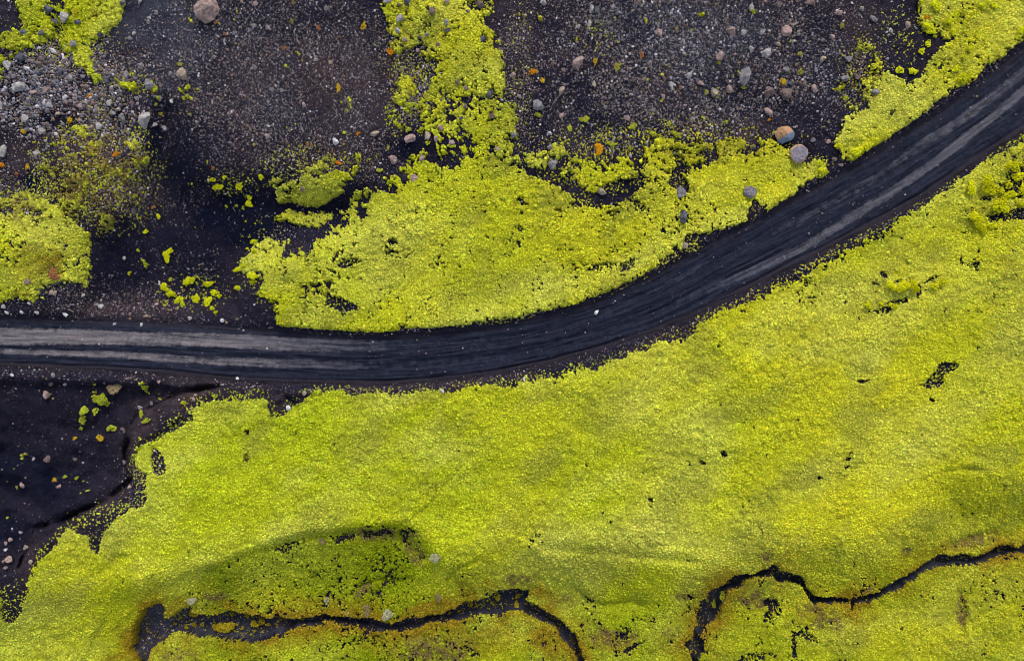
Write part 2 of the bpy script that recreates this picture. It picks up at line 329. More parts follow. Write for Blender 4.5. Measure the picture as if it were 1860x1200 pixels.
HOLES = [[(1636, 716), (1660, 697), (1676, 693), (1692, 671), (1700, 660), (1721, 656), (1740, 660), (1735, 668), (1716, 679), (1708, 695), (1697, 705), (1681, 707), (1662, 703)],
         [(1567, 571), (1577, 560), (1607, 553), (1641, 543), (1612, 559), (1612, 569), (1593, 572)],
         [(1786, 391), (1807, 391), (1833, 380), (1900, 372), (1900, 399), (1833, 401), (1796, 404)],
         [(1140, 330), (1165, 322), (1150, 345), (1110, 352), (1102, 345)],
         [(1368, 362), (1392, 392), (1372, 402), (1362, 385)]]
for P in HOLES:
    DEN = DEN - 2.3 * sstep(-8, 6, poly_sd(P, 40))
    HSPECK = np.maximum(HSPECK, .30 * sstep(-6, 4, poly_sd(P, 40)))
DEN = DEN - .62 * LOWF
DEN = DEN - 3.2 * sstep(-1.5, 4, SD_CH) - 2.4 * sstep(-9, 4, sd_road)
DEN = DEN.astype(np.float32)

OCHRE = (np.exp(np.minimum(SD_CH, 0) / 19) * 1.15 * np.clip(.8 + .9 * fbm(LPX, LPY, 70, 3, 93), .25, 1.3))
for (cx, cy, rx, ry, rot, v) in [(1000, 1160, 45, 60, -60, .9), (985, 1075, 40, 20, 20, .8), (1110, 1165, 80, 30, 0, .6), (230, 1190, 60, 18, -10, .8), (300, 1105, 60, 24, -20, .5), (420, 1100, 90, 22, 0, .5),
                                 (600, 1095, 190, 18, 0, .55), (780, 1098, 90, 12, -14, .9), (880, 1160, 160, 40, 0, .5), (1290, 1075, 60, 28, -35, .5), (1700, 1000, 100, 20, -10, .55), (1500, 1070, 80, 16, 5, .4),
                                 (95, 480, 34, 40, 0, .75), (60, 480, 60, 50, 0, .35), (120, 350, 22, 14, 0, .6), (200, 270, 60, 40, 0, .35), (705, 100, 14, 80, 0, .5), (40, 535, 30, 8, 0, .5), (1820, 480, 40, 20, 0, .2), (140, 25, 12, 14, 0, .6), (175, 30, 10, 10, 0, .6)]:
    OCHRE = np.maximum(OCHRE, v * sstep(0, .7, ell(cx, cy, rx, ry, rot)))
BROWN = np.zeros_like(LPX)
for (cx, cy, rx, ry, rot, v) in [(790, 1180, 90, 34, 0, .9), (1110, 1155, 60, 26, 0, .8), (1370, 1085, 48, 24, 0, .7), (1490, 1118, 60, 30, 20, .75), (1745, 1105, 16, 40, 0, .9), (660, 1070, 26, 10, -35, .9), (100, 490, 20, 15, 0, .5), (395, 1078, 30, 12, 0, .7),
                                 (940, 1050, 36, 14, 0, .8), (1390, 1005, 22, 22, 0, .5), (1645, 1000, 14, 12, 0, .6), (1570, 1068, 24, 10, -10, .5), (1240, 1080, 20, 14, 0, .5), (1025, 1090, 30, 20, 0, .4), (190, 325, 140, 120, 0, .85), (60, 380, 90, 50, 0, .4), (730, 110, 50, 110, 0, .35), (950, 60, 40, 200, 0, .4),
                                 (1300, 275, 140, 30, 0, .3), (1560, 150, 50, 70, 0, .55), (590, 290, 90, 30, 0, .3), (330, 1190, 50, 16, 0, .5), (690, 968, 95, 16, 0, .9), (755, 1000, 20, 40, -30, .8), (1765, 980, 60, 18, -15, .6), (345, 1185, 30, 12, 0, .5), (1220, 1145, 26, 14, 0, .5)]:
    BROWN = np.maximum(BROWN, 1.3 * v * sstep(0, .6, ell(cx, cy, rx, ry, rot)))


PIT = (.6 + .6 * sstep(620, 560, LPY) + .9 * LOWF).astype(np.float32)


def coverage(px, py, F=None):
    d = sample(DEN, px, py)
    b = 1 - worley(px + 3 * vnoise(px / 9, py / 9, 4), py, 12, 2)
    return d + 1.0 * fbm(px, py, 30, 4, 6) + 0.75 * (b - 0.52) + 0.30 * vnoise(px / 3.4, py / 3.4, 9) - sample(PIT, px, py) * sstep(.40, .8, vnoise(px / 3.6, py / 3.6, 19))


C_GREEN = np.array([.315, .358, .011]); C_YEL = np.array([.420, .395, .016]); C_PALE = np.array([.45, .44, .065])
C_OLIVE = np.array([.225, .225, .030]); C_MOIST_SHADE = np.array([.158, .195, .005]); C_OCHRE = np.array([.215, .140, .010]); C_BROWN = np.array([.135, .092, .030])


def moss_colour(px, py, rnd):
    g = fbm(px, py, 230, 3, 21)
    t = np.clip(.18 + .62 * px / 1860 + .40 * g + .22 * (rnd[0] - .5) + .18 * (py < 620), 0, 1)[..., None]
    c = lerp(C_GREEN, C_YEL, t)
    st = fbm(px * .8 - py * .45, (py * .9 + px * .5) * 1.5, 120, 4, 24)
    c = lerp(c, C_PALE, (np.clip(.16 + .6 * st, 0, .75) * (1 - .6 * sample(LOWF, px, py)))[..., None])
    ol = fbm(px * .8 - py * .45, (py * .9 + px * .5) * 1.5, 75, 4, 95)
    c = lerp(c, C_OLIVE, (np.clip(.9 * ol - .05 + .5 * (rnd[1] - .5), 0, .55))[..., None])
    c = lerp(c, C_OLIVE * .8, (.7 * (rnd[0] > .94))[..., None])
    c = lerp(c, C_MOIST_SHADE, (np.clip(sample(LOWF, px, py) * (.74 + .5 * fbm(px, py, 90, 3, 27)), 0, 1))[..., None])  # darker tone: moister moss, plus shade of the slope facing away put into the colour
    c = lerp(c, C_OCHRE, np.clip(sample(OCHRE, px, py) + .22 * fbm(px, py, 16, 2, 31) * (sample(OCHRE, px, py) > .1) + .25 * (rnd[1] - .5) * (sample(OCHRE, px, py) > .1), 0, .95)[..., None])
    bb = sample(BROWN, px, py)
    c = lerp(c, C_BROWN, np.clip(bb * (.62 + 1.0 * fbm(px, py, 9, 3, 33) + 1.3 * (rnd[1] - .5)), 0, .92)[..., None])
    return c


OCHRE = OCHRE.astype(np.float32); BROWN = BROWN.astype(np.float32)

# bare ash: base colours by place
ASH_DARK = np.array([.0088, .0074, .0132]); ASH_WET = np.array([.0016, .0024, .0080]); ASH_BROWN = np.array([.0265, .0178, .0212]); ASH_GREY = np.array([.0240, .0250, .0345])
def F_(items):
    r = np.zeros_like(LPX)
    for (cx, cy, rx, ry, rot, v) in items:
        r = np.maximum(r, v * sstep(0, .8, ell(cx, cy, rx, ry, rot)))
    return r.astype(np.float32)
G_WET = F_([(420, 400, 190, 110, 0, 1), (330, 300, 70, 120, 0, .8), (240, 480, 110, 90, 0, .7), (760, 265, 90, 40, 0, .9), (600, 380, 90, 60, 0, .7), (25, 190, 20, 50, 0, .9), (100, 215, 70, 22, 5, .7), (60, 330, 40, 34, 0, .9), (55, 870, 160, 90, 25, .85), (20, 960, 90, 60, 0, .8),
            (1130, 338, 60, 30, 0, .6), (350, 440, 120, 120, 0, .8), (285, 250, 30, 90, 0, .9), (880, 270, 60, 30, 0, .7), (300, 195, 30, 50, 0, .7), (1150, 60, 60, 90, 0, .35), (1480, 60, 60, 70, 0, .3), (1660, 150, 30, 40, 0, .4), (1380, 170, 100, 60, 0, .3), (1040, 130, 40, 60, 0, .5)])
G_BROWN = F_([(640, 160, 130, 170, 0, 1), (930, 100, 60, 190, 0, .7), (40, 320, 90, 110, 0, .7), (180, 310, 120, 120, 0, .8), (130, 180, 150, 60, 0, .6), (1330, 235, 140, 50, 0, .6), (1570, 60, 60, 120, 0, .6), (760, 700, 330, 20, -4, .6), (1160, 640, 200, 18, -25, .5), (1380, 440, 220, 16, -30, .35), (400, 710, 130, 20, 0, .6), (270, 790, 34, 60, 0, .5),
              (180, 930, 100, 26, -35, .55), (60, 1030, 50, 50, 0, .35), (200, 560, 320, 16, 0, .35), (1040, 110, 60, 40, 0, .5), (1200, 180, 90, 50, 0, .35), (520, 745, 40, 20, 0, .6)])
d_sc, _, _ = seg_dist(LPX, LPY, [(400, 700), (340, 722), (270, 760), (248, 800), (245, 870), (205, 915), (130, 955), (70, 985), (50, 1040)], False)
G_BROWN = np.maximum(G_BROWN, .85 * np.exp(-(d_sc / 17) ** 2)).astype(np.float32)
G_GREY = F_([(300, 60, 150, 170, 20, 1), (470, 130, 120, 140, 0, .55), (1280, 60, 260, 140, 0, .55), (1430, 110, 170, 90, 0, .4), (740, 160, 26, 60, 0, .6), (0, 40, 40, 60, 0, .5), (110, 145, 60, 40, 0, .5), (1240, 150, 110, 60, 0, .4)])


def ash_colour(px, py):
    c = np.broadcast_to(ASH_DARK, px.shape + (3,))
    n = .35 * fbm(px, py, 45, 3, 41)
    c = lerp(c, ASH_GREY, np.clip(sample(G_GREY, px, py) * (.85 + n), 0, 1)[..., None])
    c = lerp(c, ASH_BROWN, np.clip((sample(G_BROWN, px, py) + .45 * np.clip(fbm(px, py, 80, 3, 91), 0, 1)) * (.8 - n), 0, 1)[..., None])
    c = lerp(c, ASH_WET, np.clip(sample(G_WET, px, py) * (.9 + n), 0, 1)[..., None])
    return c


# ------------------------------------------------------------------ materials
def new_mat(name):
    m = bpy.data.materials.new(name); m.use_nodes = True
    nt = m.node_tree
    b = nt.nodes['Principled BSDF']
    return m, nt.nodes, nt.links, b


def mathn(N, L, op, a, b=None, clamp=False):
    n = N.new('ShaderNodeMath'); n.operation = op; n.use_clamp = clamp
    for i, v in enumerate((a, b)):
        if v is None: continue
        if isinstance(v, (int, float)): n.inputs[i].default_value = v
        else: L.new(v, n.inputs[i])
    return n.outputs[0]


def noise(N, L, vec, scale, detail=3, rough=.6):
    n = N.new('ShaderNodeTexNoise'); n.inputs['Scale'].default_value = scale
    n.inputs['Detail'].default_value = detail; n.inputs['Roughness'].default_value = rough
    L.new(vec, n.inputs['Vector'])
    return n.outputs['Fac']


def scale_col(N, L, col, fac):
    n = N.new('ShaderNodeVectorMath'); n.operation = 'SCALE'
    L.new(col, n.inputs[0])
    if isinstance(fac, (int, float)): n.inputs['Scale'].default_value = fac
    else: L.new(fac, n.inputs['Scale'])
    return n.outputs[0]


def mixc(N, L, fac, a, b):
    n = N.new('ShaderNodeMix'); n.data_type = 'RGBA'
    if isinstance(fac, (int, float)): n.inputs[0].default_value = fac
    else: L.new(fac, n.inputs[0])
    for i, v in ((6, a), (7, b)):
        if isinstance(v, (tuple, list)): n.inputs[i].default_value = (*v[:3], 1)
        else: L.new(v, n.inputs[i])
    return n.outputs[2]


def maprange(N, L, v, a, b, c=0, d=1):
    n = N.new('ShaderNodeMapRange'); L.new(v, n.inputs[0])
    for i, k in enumerate((a, b, c, d)): n.inputs[i + 1].default_value = k
    return n.outputs[0]


def bump(N, L, b, hgt, dist, strength=1.0):
    n = N.new('ShaderNodeBump'); n.inputs['Distance'].default_value = dist; n.inputs['Strength'].default_value = strength
    L.new(hgt, n.inputs['Height']); L.new(n.outputs['Normal'], b.inputs['Normal'])


def attr(N, name, typ='GEOMETRY'):
    n = N.new('ShaderNodeAttribute'); n.attribute_name = name; n.attribute_type = typ
    return n


def surf_mat(name, rough, spec, lo, hi, sc, bumpd, typ='GEOMETRY', objcol=False):
    m, N, L, b = new_mat(name)
    geo = N.new('ShaderNodeNewGeometry'); pos = geo.outputs['Position']
    if objcol:
        oi = N.new('ShaderNodeObjectInfo'); col = oi.outputs['Color']
    else:
        col = attr(N, 'col', typ).outputs['Color']
    n1 = noise(N, L, pos, sc, 5, .72)
    f = maprange(N, L, n1, .28, .72, lo, hi)
    L.new(scale_col(N, L, col, f), b.inputs['Base Color'])
    b.inputs['Roughness'].default_value = rough
    b.inputs['Specular IOR Level'].default_value = spec
    bump(N, L, b, n1, bumpd)
    return m, N, L, b, pos, col, n1


M_MOSS = surf_mat('moss_mat', 1.0, 0.0, .35, 1.05, 5.0, .10)[0]
M_CUSH = surf_mat('moss_cushion_mat', 1.0, 0.0, .78, 1.22, 9.0, .05, 'INSTANCER')[0]
M_CUSHO, N, L, b, pos, col, n1 = surf_mat('moss_cushion_single', 1.0, 0.0, .72, 1.2, 9.0, .06, objcol=True)
L.new(scale_col(N, L, b.inputs['Base Color'].links[0].from_socket, attr(N, 'tint').outputs['Fac']), b.inputs['Base Color'])
M_GRAV = surf_mat('gravel_mat', .85, .3, .75, 1.2, 9.0, .03, 'INSTANCER')[0]

# ash: dark volcanic sand with grain
M_ASH, N, L, b, pos, col, n1 = surf_mat('ash_mat', .9, .05, .55, 1.6, 1.6, .12)
n2 = noise(N, L, pos, 16, 3, .8)
n3 = noise(N, L, pos, 5.5, 4, .8)
fg = mathn(N, L, 'MULTIPLY', maprange(N, L, n2, .35, .75, .55, 1.9), maprange(N, L, n3, .3, .7, .7, 1.3))
prev = b.inputs['Base Color'].links[0].from_socket
L.new(scale_col(N, L, prev, fg), b.inputs['Base Color'])
hsum = mathn(N, L, 'ADD', n1, mathn(N, L, 'MULTIPLY', n3, .6))
bump(N, L, b, hsum, .16)

# stones: object colour, paler and darker mineral blotches, rusty lichen in the hollows
M_STONE, N, L, b, pos, col, n1 = surf_mat('stone_mat', .95, .1, .42, 1.45, 5.0, .14, objcol=True)
tc = N.new('ShaderNodeTexCoord')
vo = N.new('ShaderNodeTexVoronoi'); vo.inputs['Scale'].default_value = 3.5
L.new(tc.outputs['Object'], vo.inputs['Vector'])
blot = noise(N, L, pos, 2.3, 3, .7)
prev = b.inputs['Base Color'].links[0].from_socket
c2 = mixc(N, L, maprange(N, L, blot, .52, .66, 0, .55), prev, scale_col(N, L, prev, 1.7))
L.new(c2, b.inputs['Base Color'])

# two-tone boulder: rusty crust on one end, blue-grey face on the other
M_RUST, N, L, b = new_mat('rusty_stone_mat')
geo = N.new('ShaderNodeNewGeometry'); tc = N.new('ShaderNodeTexCoord')
sx = N.new('ShaderNodeSeparateXYZ'); L.new(tc.outputs['Object'], sx.inputs[0])
nn = noise(N, L, tc.outputs['Object'], 2.6, 4, .7)
fac = maprange(N, L, mathn(N, L, 'ADD', mathn(N, L, 'ADD', sx.outputs[1], mathn(N, L, 'MULTIPLY', sx.outputs[0], -.35)), mathn(N, L, 'MULTIPLY', nn, 1.1)), .28, .62)
cc = mixc(N, L, fac, (.075, .105, .15), (.27, .14, .06))
nf = noise(N, L, geo.outputs['Position'], 7, 5, .7)
L.new(scale_col(N, L, cc, maprange(N, L, nf, .3, .7, .6, 1.35)), b.inputs['Base Color'])
b.inputs['Roughness'].default_value = .85
bump(N, L, b, nf, .06)

# flat-topped boulder: grey top, ochre rim below it
M_RIM, N, L, b = new_mat('rimmed_stone_mat')
geo = N.new('ShaderNodeNewGeometry')
sx = N.new('ShaderNodeSeparateXYZ'); L.new(geo.outputs['True Normal'], sx.inputs[0])
nf = noise(N, L, geo.outputs['Position'], 6, 5, .7)
cc = mixc(N, L, maprange(N, L, sx.outputs[2], .72, .88), (.25, .155, .085), (.125, .105, .125))
L.new(scale_col(N, L, cc, maprange(N, L, nf, .3, .7, .6, 1.35)), b.inputs['Base Color'])
b.inputs['Roughness'].default_value = .85
bump(N, L, b, nf, .06)

# dirt road: dark damp cinder, dry grey wheel tracks smeared along the driving direction
M_ROAD, N, L, b = new_mat('road_mat')
geo = N.new('ShaderNodeNewGeometry'); pos = geo.outputs['Position']
au = attr(N, 'u').outputs['Fac']; av = attr(N, 'v').outputs['Fac']; ad = attr(N, 'dry').outputs['Fac']; ab = attr(N, 'brown').outputs['Fac']


def uvnoise(su, sv, sc, det=4, rough=.65):
    cx = N.new('ShaderNodeCombineXYZ')
    L.new(mathn(N, L, 'MULTIPLY', au, su), cx.inputs[0]); L.new(mathn(N, L, 'MULTIPLY', av, sv), cx.inputs[1])
    return noise(N, L, cx.outputs[0], sc, det, rough)


s1 = uvnoise(.012, 22, 1.0)       # long streaks
s2 = uvnoise(.07, 26, 1.0)        # broken dashes
s3 = noise(N, L, pos, 1.7, 6, .8)
s4 = noise(N, L, pos, 13, 3, .8)
t = mathn(N, L, 'ADD', mathn(N, L, 'MULTIPLY', s1, .22), mathn(N, L, 'ADD', mathn(N, L, 'MULTIPLY', s2, .30), mathn(N, L, 'MULTIPLY', s3, .63)))
dry = maprange(N, L, mathn(N, L, 'ADD', mathn(N, L, 'MULTIPLY', ad, .95), mathn(N, L, 'MULTIPLY', mathn(N, L, 'SUBTRACT', t, .575), 1.9)), .38, .84)
dark = mixc(N, L, maprange(N, L, mathn(N, L, 'ADD', mathn(N, L, 'MULTIPLY', s1, .6), mathn(N, L, 'MULTIPLY', s3, .4)), .38, .62), (.0036, .0048, .0115), (.0135, .0155, .0275))
dark = mixc(N, L, mathn(N, L, 'MULTIPLY', ab, .8), dark, (.0150, .0105, .0135))
dc = mixc(N, L, maprange(N, L, attr(N, 'warm').outputs['Fac'], 0, 1), (.034, .038, .052), (.115, .100, .105))
cc = mixc(N, L, dry, dark, dc)
L.new(scale_col(N, L, cc, mathn(N, L, 'MULTIPLY', maprange(N, L, s4, .3, .7, .72, 1.28), maprange(N, L, s3, .3, .7, .8, 1.2))), b.inputs['Base Color'])
b.inputs['Roughness'].default_value = .75
b.inputs['Specular IOR Level'].default_value = .08
hh = mathn(N, L, 'ADD', mathn(N, L, 'MULTIPLY', s1, .8), mathn(N, L, 'ADD', s3, mathn(N, L, 'MULTIPLY', s4, .3)))
bump(N, L, b, hh, .12)

# stream bed: wet silt with pebbles
M_SILT, N, L, b, pos, col, n1 = surf_mat('silt_mat', .7, .12, .6, 1.5, 3.0, .05)


# ------------------------------------------------------------------ object helpers
def props(o, label=None, cat=None, group=None, kind=None):
    if label: o['label'] = label
    if cat: o['category'] = cat
    if group: o['group'] = group
    if kind: o['kind'] = kind


def np_mesh(name, V, quads, mat, smooth=True):
    me = bpy.data.meshes.new(name)
    nv, nf = len(V), len(quads)
    me.vertices.add(nv); me.vertices.foreach_set('co', np.ascontiguousarray(V, np.float32).ravel())
    if nf:
        k = quads.shape[1]
        me.loops.add(nf * k); me.loops.foreach_set('vertex_index', np.ascontiguousarray(quads, np.int32).ravel())
        me.polygons.add(nf)
        me.polygons.foreach_set('loop_start', np.arange(0, nf * k, k, dtype=np.int32))
        me.polygons.foreach_set('loop_total', np.full(nf, k, np.int32))
        me.polygons.foreach_set('use_smooth', np.full(nf, smooth, bool))
    me.materials.append(mat)
    me.update(calc_edges=True)
    return me


def add_attr(me, name, typ, data):
    a = me.attributes.new(name, typ, 'POINT')
    key = {'FLOAT': 'value', 'INT': 'value', 'BOOLEAN': 'value', 'FLOAT_VECTOR': 'vector', 'FLOAT_COLOR': 'color'}[typ]
    dt = {'INT': np.int32, 'BOOLEAN': bool}.get(typ, np.float32)
    a.data.foreach_set(key, np.ascontiguousarray(data, dt).ravel())


def rgba(c):
    return np.concatenate([c, np.ones(c.shape[:-1] + (1,))], -1)


def link(name, me, parent=None):
    o = bpy.data.objects.new(name, me); COL.objects.link(o)
    if parent: o.parent = parent
    return o


# ------------------------------------------------------------------ the ground as one height field, cut into its materials
def axis(a, b, step):
    core = np.arange(a, b + 1e-3, step, dtype=np.float64)
    out = []; d = step; p = b
    while p < b + 11000:
        d *= 1.32; p += d; out.append(p)
    lowp = []; d = step; p = a
    while p > a - 11000:
        d *= 1.32; p -= d; lowp.append(p)
    return np.concatenate([np.array(lowp[::-1]), core, np.array(out)])


MARG = 70
gx = axis(-MARG, 1860 + MARG, 2.0); gy = axis(-MARG, 1200 + MARG, 2.0)
PX, PY = np.meshgrid(gx, gy)
NYG, NXG = PX.shape


def wobble(px, py):
    return 1.6 * vnoise(px / 7, py / 7, 14) + 2.2 * vnoise(px / 19, py / 19, 15)


def full_height(px, py, want_cov=False):
    zm = sample(HM, px, py)
    cov = coverage(px, py)
    rd = sample(sd_road, px, py) + wobble(px, py)
    ch = sample(SD_CH, px, py) + 1.1 * wobble(px, py) + 2.2 * (.45 - worley(px, py, 11, 8))
    mh = np.sqrt(np.clip((cov - .5) / .35, 0, 1))
    lump = 1 - worley(px, py, 15, 5)
    lump2 = 1 - worley(px, py, 6, 6)
    moss = mh * (.14 + .17 * lump * (.6 + .8 * fbm(px, py, 50, 2, 44)) + .05 * lump2 + .07 * fbm(px, py, 60, 3, 17)) * (rd < 2) * (ch < 1)
    grain = .05 * fbm(px, py, 9, 3, 18) + .03 * vnoise(px / 2.1, py / 2.1, 3)
    inroad = sstep(-2, 6, rd)
    v = sample(ROAD_V, px, py); u = sample(ROAD_U, px, py)
    ruts = inroad * (.09 * fbm(u * .02, v * 24, 1, 3, 19) + .02 * fbm(px, py, 7, 2, 29) - .14 * np.exp(-((v - .10) / .022) ** 2) - .10 * sample(RUT, px, py) + .10 * sstep(.2, .02, v) - .10 * sstep(.80, .93, v) * sstep(1.0, .97, v))
    chan = -.75 * sstep(-3.5, 3.5, ch)
    z = zm + moss + grain * (1 - .7 * inroad) * (1 - .6 * (ch > 0)) + ruts + chan
    return z, zm, cov, rd, ch, v, u


Z, ZM, COV, RD, CHD, RV, RU = full_height(PX, PY)
far = np.maximum.reduce([(-480 - PX), (PX - 2340), (-480 - PY), (PY - 1680), np.zeros_like(PX)]) * S
XW = (PX - 930) * S * (H - ZM) / H
YW = (600 - PY) * S * (H - ZM) / H
VERT = np.stack([XW, YW, Z], -1).reshape(-1, 3)

CAT = np.full(PX.shape, 0, np.int32)                       # 0 ash
pid = PID[np.clip(((PY - LY0) / LS).round().astype(int), 0, LNY - 1), np.clip(((PX - LX0) / LS).round().astype(int), 0, LNX - 1)]
CAT = np.where(COV > .52, 10 + pid, CAT)
CAT = np.where(RD > 0, 1, CAT)
CAT = np.where((CHD > .3) & (sample(sd_ch1, PX, PY) > -6), 2, CAT)
CAT = np.where((CHD > .3) & (sample(sd_ch2, PX, PY) > -6), 3, CAT)
idx = np.arange(NYG * NXG).reshape(NYG, NXG)
QUADS = np.stack([idx[1:, :-1], idx[1:, 1:], idx[:-1, 1:], idx[:-1, :-1]], -1).reshape(-1, 4)
QCAT = CAT[:-1, :-1].ravel()
fpx = PX.ravel(); fpy = PY.ravel()


def piece(cat):
    q = QUADS[QCAT == cat]
    used, inv = np.unique(q, return_inverse=True)
    return used, inv.reshape(-1, 4)


def ground_piece(cat, name, mat, colf):
    used, q = piece(cat)
    me = np_mesh(name, VERT[used], q, mat)
    add_attr(me, 'col', 'FLOAT_COLOR', rgba(colf(fpx[used], fpy[used])))
    return link(name, me), used, me


ground, _, _ = ground_piece(0, 'ground', M_ASH, ash_colour)
props(ground, 'dark volcanic ash and cinder ground between the moss patches', 'ground', kind='structure')
used, q = piece(1)
me = np_mesh('dirt_road', VERT[used], q, M_ROAD)
add_attr(me, 'u', 'FLOAT', RU.ravel()[used]); add_attr(me, 'v', 'FLOAT', RV.ravel()[used])
add_attr(me, 'dry', 'FLOAT', sample(DRY, fpx[used], fpy[used]))
add_attr(me, 'brown', 'FLOAT', np.clip(sstep(.85, .95, RV.ravel()[used]) * .6 + sstep(.16, .04, RV.ravel()[used]), 0, 1))
add_attr(me, 'warm', 'FLOAT', sstep(760, 300, fpx[used]) + .35 * sstep(1250, 1500, fpx[used]))
road = link('dirt_road', me)
props(road, 'dark cinder track with paler wheel ruts curving up to the right', 'road', kind='structure')


def silt_colour(px, py):
    return lerp(np.array([.0085, .0085, .014]), np.array([.022, .022, .031]), np.clip(.5 + .6 * fbm(px, py, 22, 3, 51) + .5 * (px < 330), 0, 1)[..., None])


for cat, lab in ((2, 'winding dark silt stream bed dotted with small moss islands at the lower left'),
                 (3, 'narrow dark stream bed winding between moss banks at the lower right')):
    o, _, _ = ground_piece(cat, 'stream_bed', M_SILT, silt_colour)
    props(o, lab, 'stream bed', kind='structure')


# ------------------------------------------------------------------ scattering by geometry nodes (moss tufts, gravel)
def scatter_tree(name, mat, subdiv, nvar, amp, nscale, smooth, squash):
    nt = bpy.data.node_groups.new(name, 'GeometryNodeTree')
    nt.interface.new_socket('Geometry', in_out='INPUT', socket_type='NodeSocketGeometry')
    nt.interface.new_socket('Geometry', in_out='OUTPUT', socket_type='NodeSocketGeometry')
    N = nt.nodes; L = nt.links
    gi = N.new('NodeGroupInput'); go = N.new('NodeGroupOutput')

    def named(n, t):
        a = N.new('GeometryNodeInputNamedAttribute'); a.data_type = t; a.inputs['Name'].default_value = n
        return a.outputs['Attribute']
    join = N.new('GeometryNodeGeometryToInstance')
    for k in range(nvar):
        ico = N.new('GeometryNodeMeshIcoSphere'); ico.inputs['Radius'].default_value = 1; ico.inputs['Subdivisions'].default_value = subdiv
        sp = N.new('GeometryNodeSetPosition'); L.new(ico.outputs['Mesh'], sp.inputs['Geometry'])
        p = N.new('GeometryNodeInputPosition')
        ad = N.new('ShaderNodeVectorMath'); ad.operation = 'ADD'; L.new(p.outputs[0], ad.inputs[0]); ad.inputs[1].default_value = (k * 7.3, k * 3.1, k * 5.7)
        nz = N.new('ShaderNodeTexNoise'); nz.inputs['Scale'].default_value = nscale; nz.inputs['Detail'].default_value = 1
        L.new(ad.outputs[0], nz.inputs['Vector'])
        sb = N.new('ShaderNodeMath'); sb.operation = 'SUBTRACT'; L.new(nz.outputs['Fac'], sb.inputs[0]); sb.inputs[1].default_value = .5
        ml = N.new('ShaderNodeMath'); ml.operation = 'MULTIPLY'; L.new(sb.outputs[0], ml.inputs[0]); ml.inputs[1].default_value = amp
        sc = N.new('ShaderNodeVectorMath'); sc.operation = 'SCALE'; L.new(p.outputs[0], sc.inputs[0]); L.new(ml.outputs[0], sc.inputs['Scale'])
        L.new(sc.outputs[0], sp.inputs['Offset'])
        tr = N.new('GeometryNodeTransform'); tr.inputs['Scale'].default_value = (1, 1, squash); L.new(sp.outputs[0], tr.inputs['Geometry'])
        ss = N.new('GeometryNodeSetShadeSmooth'); ss.inputs['Shade Smooth'].default_value = smooth; L.new(tr.outputs[0], ss.inputs['Geometry'])
        sm = N.new('GeometryNodeSetMaterial'); sm.inputs['Material'].default_value = mat; L.new(ss.outputs[0], sm.inputs['Geometry'])
        L.new(sm.outputs[0], join.inputs[0])
    mp = N.new('GeometryNodeMeshToPoints'); L.new(gi.outputs[0], mp.inputs['Mesh']); L.new(named('pt', 'BOOLEAN'), mp.inputs['Selection'])
    iop = N.new('GeometryNodeInstanceOnPoints'); L.new(mp.outputs[0], iop.inputs['Points']); L.new(join.outputs[0], iop.inputs['Instance'])
    iop.inputs['Pick Instance'].default_value = True
    L.new(named('var', 'INT'), iop.inputs['Instance Index'])
    L.new(named('rot', 'FLOAT_VECTOR'), iop.inputs['Rotation']); L.new(named('scl', 'FLOAT_VECTOR'), iop.inputs['Scale'])
    jg = N.new('GeometryNodeJoinGeometry'); L.new(gi.outputs[0], jg.inputs[0]); L.new(iop.outputs[0], jg.inputs[0])
    L.new(jg.outputs[0], go.inputs[0])
    return nt


NT_MOSS = scatter_tree('moss_tufts', M_CUSH, 2, 5, .95, 2.2, True, .6)
NT_GRAV = scatter_tree('gravel_grains', M_GRAV, 1, 6, .9, 1.4, False, .8)


def to_world(px, py, z, zm):
    return np.stack([(px - 930) * S * (H - zm) / H, (600 - py) * S * (H - zm) / H, z], -1)


# moss tufts: jittered lattice
sp = 2.75
tx, ty = np.meshgrid(np.arange(-60, 1921, sp), np.arange(-60, 1261, sp))
tx = tx.ravel() + (RNG.random(tx.size) - .5) * sp * 1.3; ty = ty.ravel() + (RNG.random(ty.size) - .5) * sp * 1.3
tz, tzm, tcov, trd, tch, _, _ = full_height(tx, ty)
keep = (tcov > .50) & (trd < 1.5) & (tch < -.3)
# open, half-bare places lose single tufts too
keep &= RNG.random(tx.size) < np.clip(.45 + (tcov - .5) * 3.2, 0, 1)
tx, ty, tz, tzm, tcov = tx[keep], ty[keep], tz[keep], tzm[keep], tcov[keep]
tpid = PID[((ty - LY0) / LS).round().astype(int), ((tx - LX0) / LS).round().astype(int)]
rnd = RNG.random((2, tx.size))
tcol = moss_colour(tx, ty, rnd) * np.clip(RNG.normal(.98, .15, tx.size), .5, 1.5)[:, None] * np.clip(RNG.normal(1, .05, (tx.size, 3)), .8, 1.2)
tr = S * (1.15 + 1.1 * RNG.random(tx.size) ** 3 + .5 * fbm(tx, ty, 24, 3, 61)) * np.where(tcov > .62, 1.0, .95)
tr = np.clip(tr, S * .7, None)
_big = RNG.random(tx.size) < .012
tr = np.where(_big, S * RNG.uniform(1.9, 3.1, tx.size), tr)
PATCH = {0: ('moss_patch', 'patchy yellow-green moss among loose stones in the upper left corner'),
         1: ('moss_patch', 'rounded moss mound with rust tinged edge beside the dark hollow at the left'),
         2: ('moss_patch', 'tongue of speckled lime moss running down from the top middle'),
         3: ('moss_patch', 'broad oval lime moss patch filling the inside of the road bend'),
         4: ('moss_patch', 'clumpy moss strip along the upper edge of the road at the right'),
         5: ('moss_field', 'vast yellow-green moss field south of the road down to the streams'),
         6: ('moss_bank', 'ochre edged moss bank below the lower left stream'),
         7: ('moss_bank', 'lime moss bank below the lower right stream')}
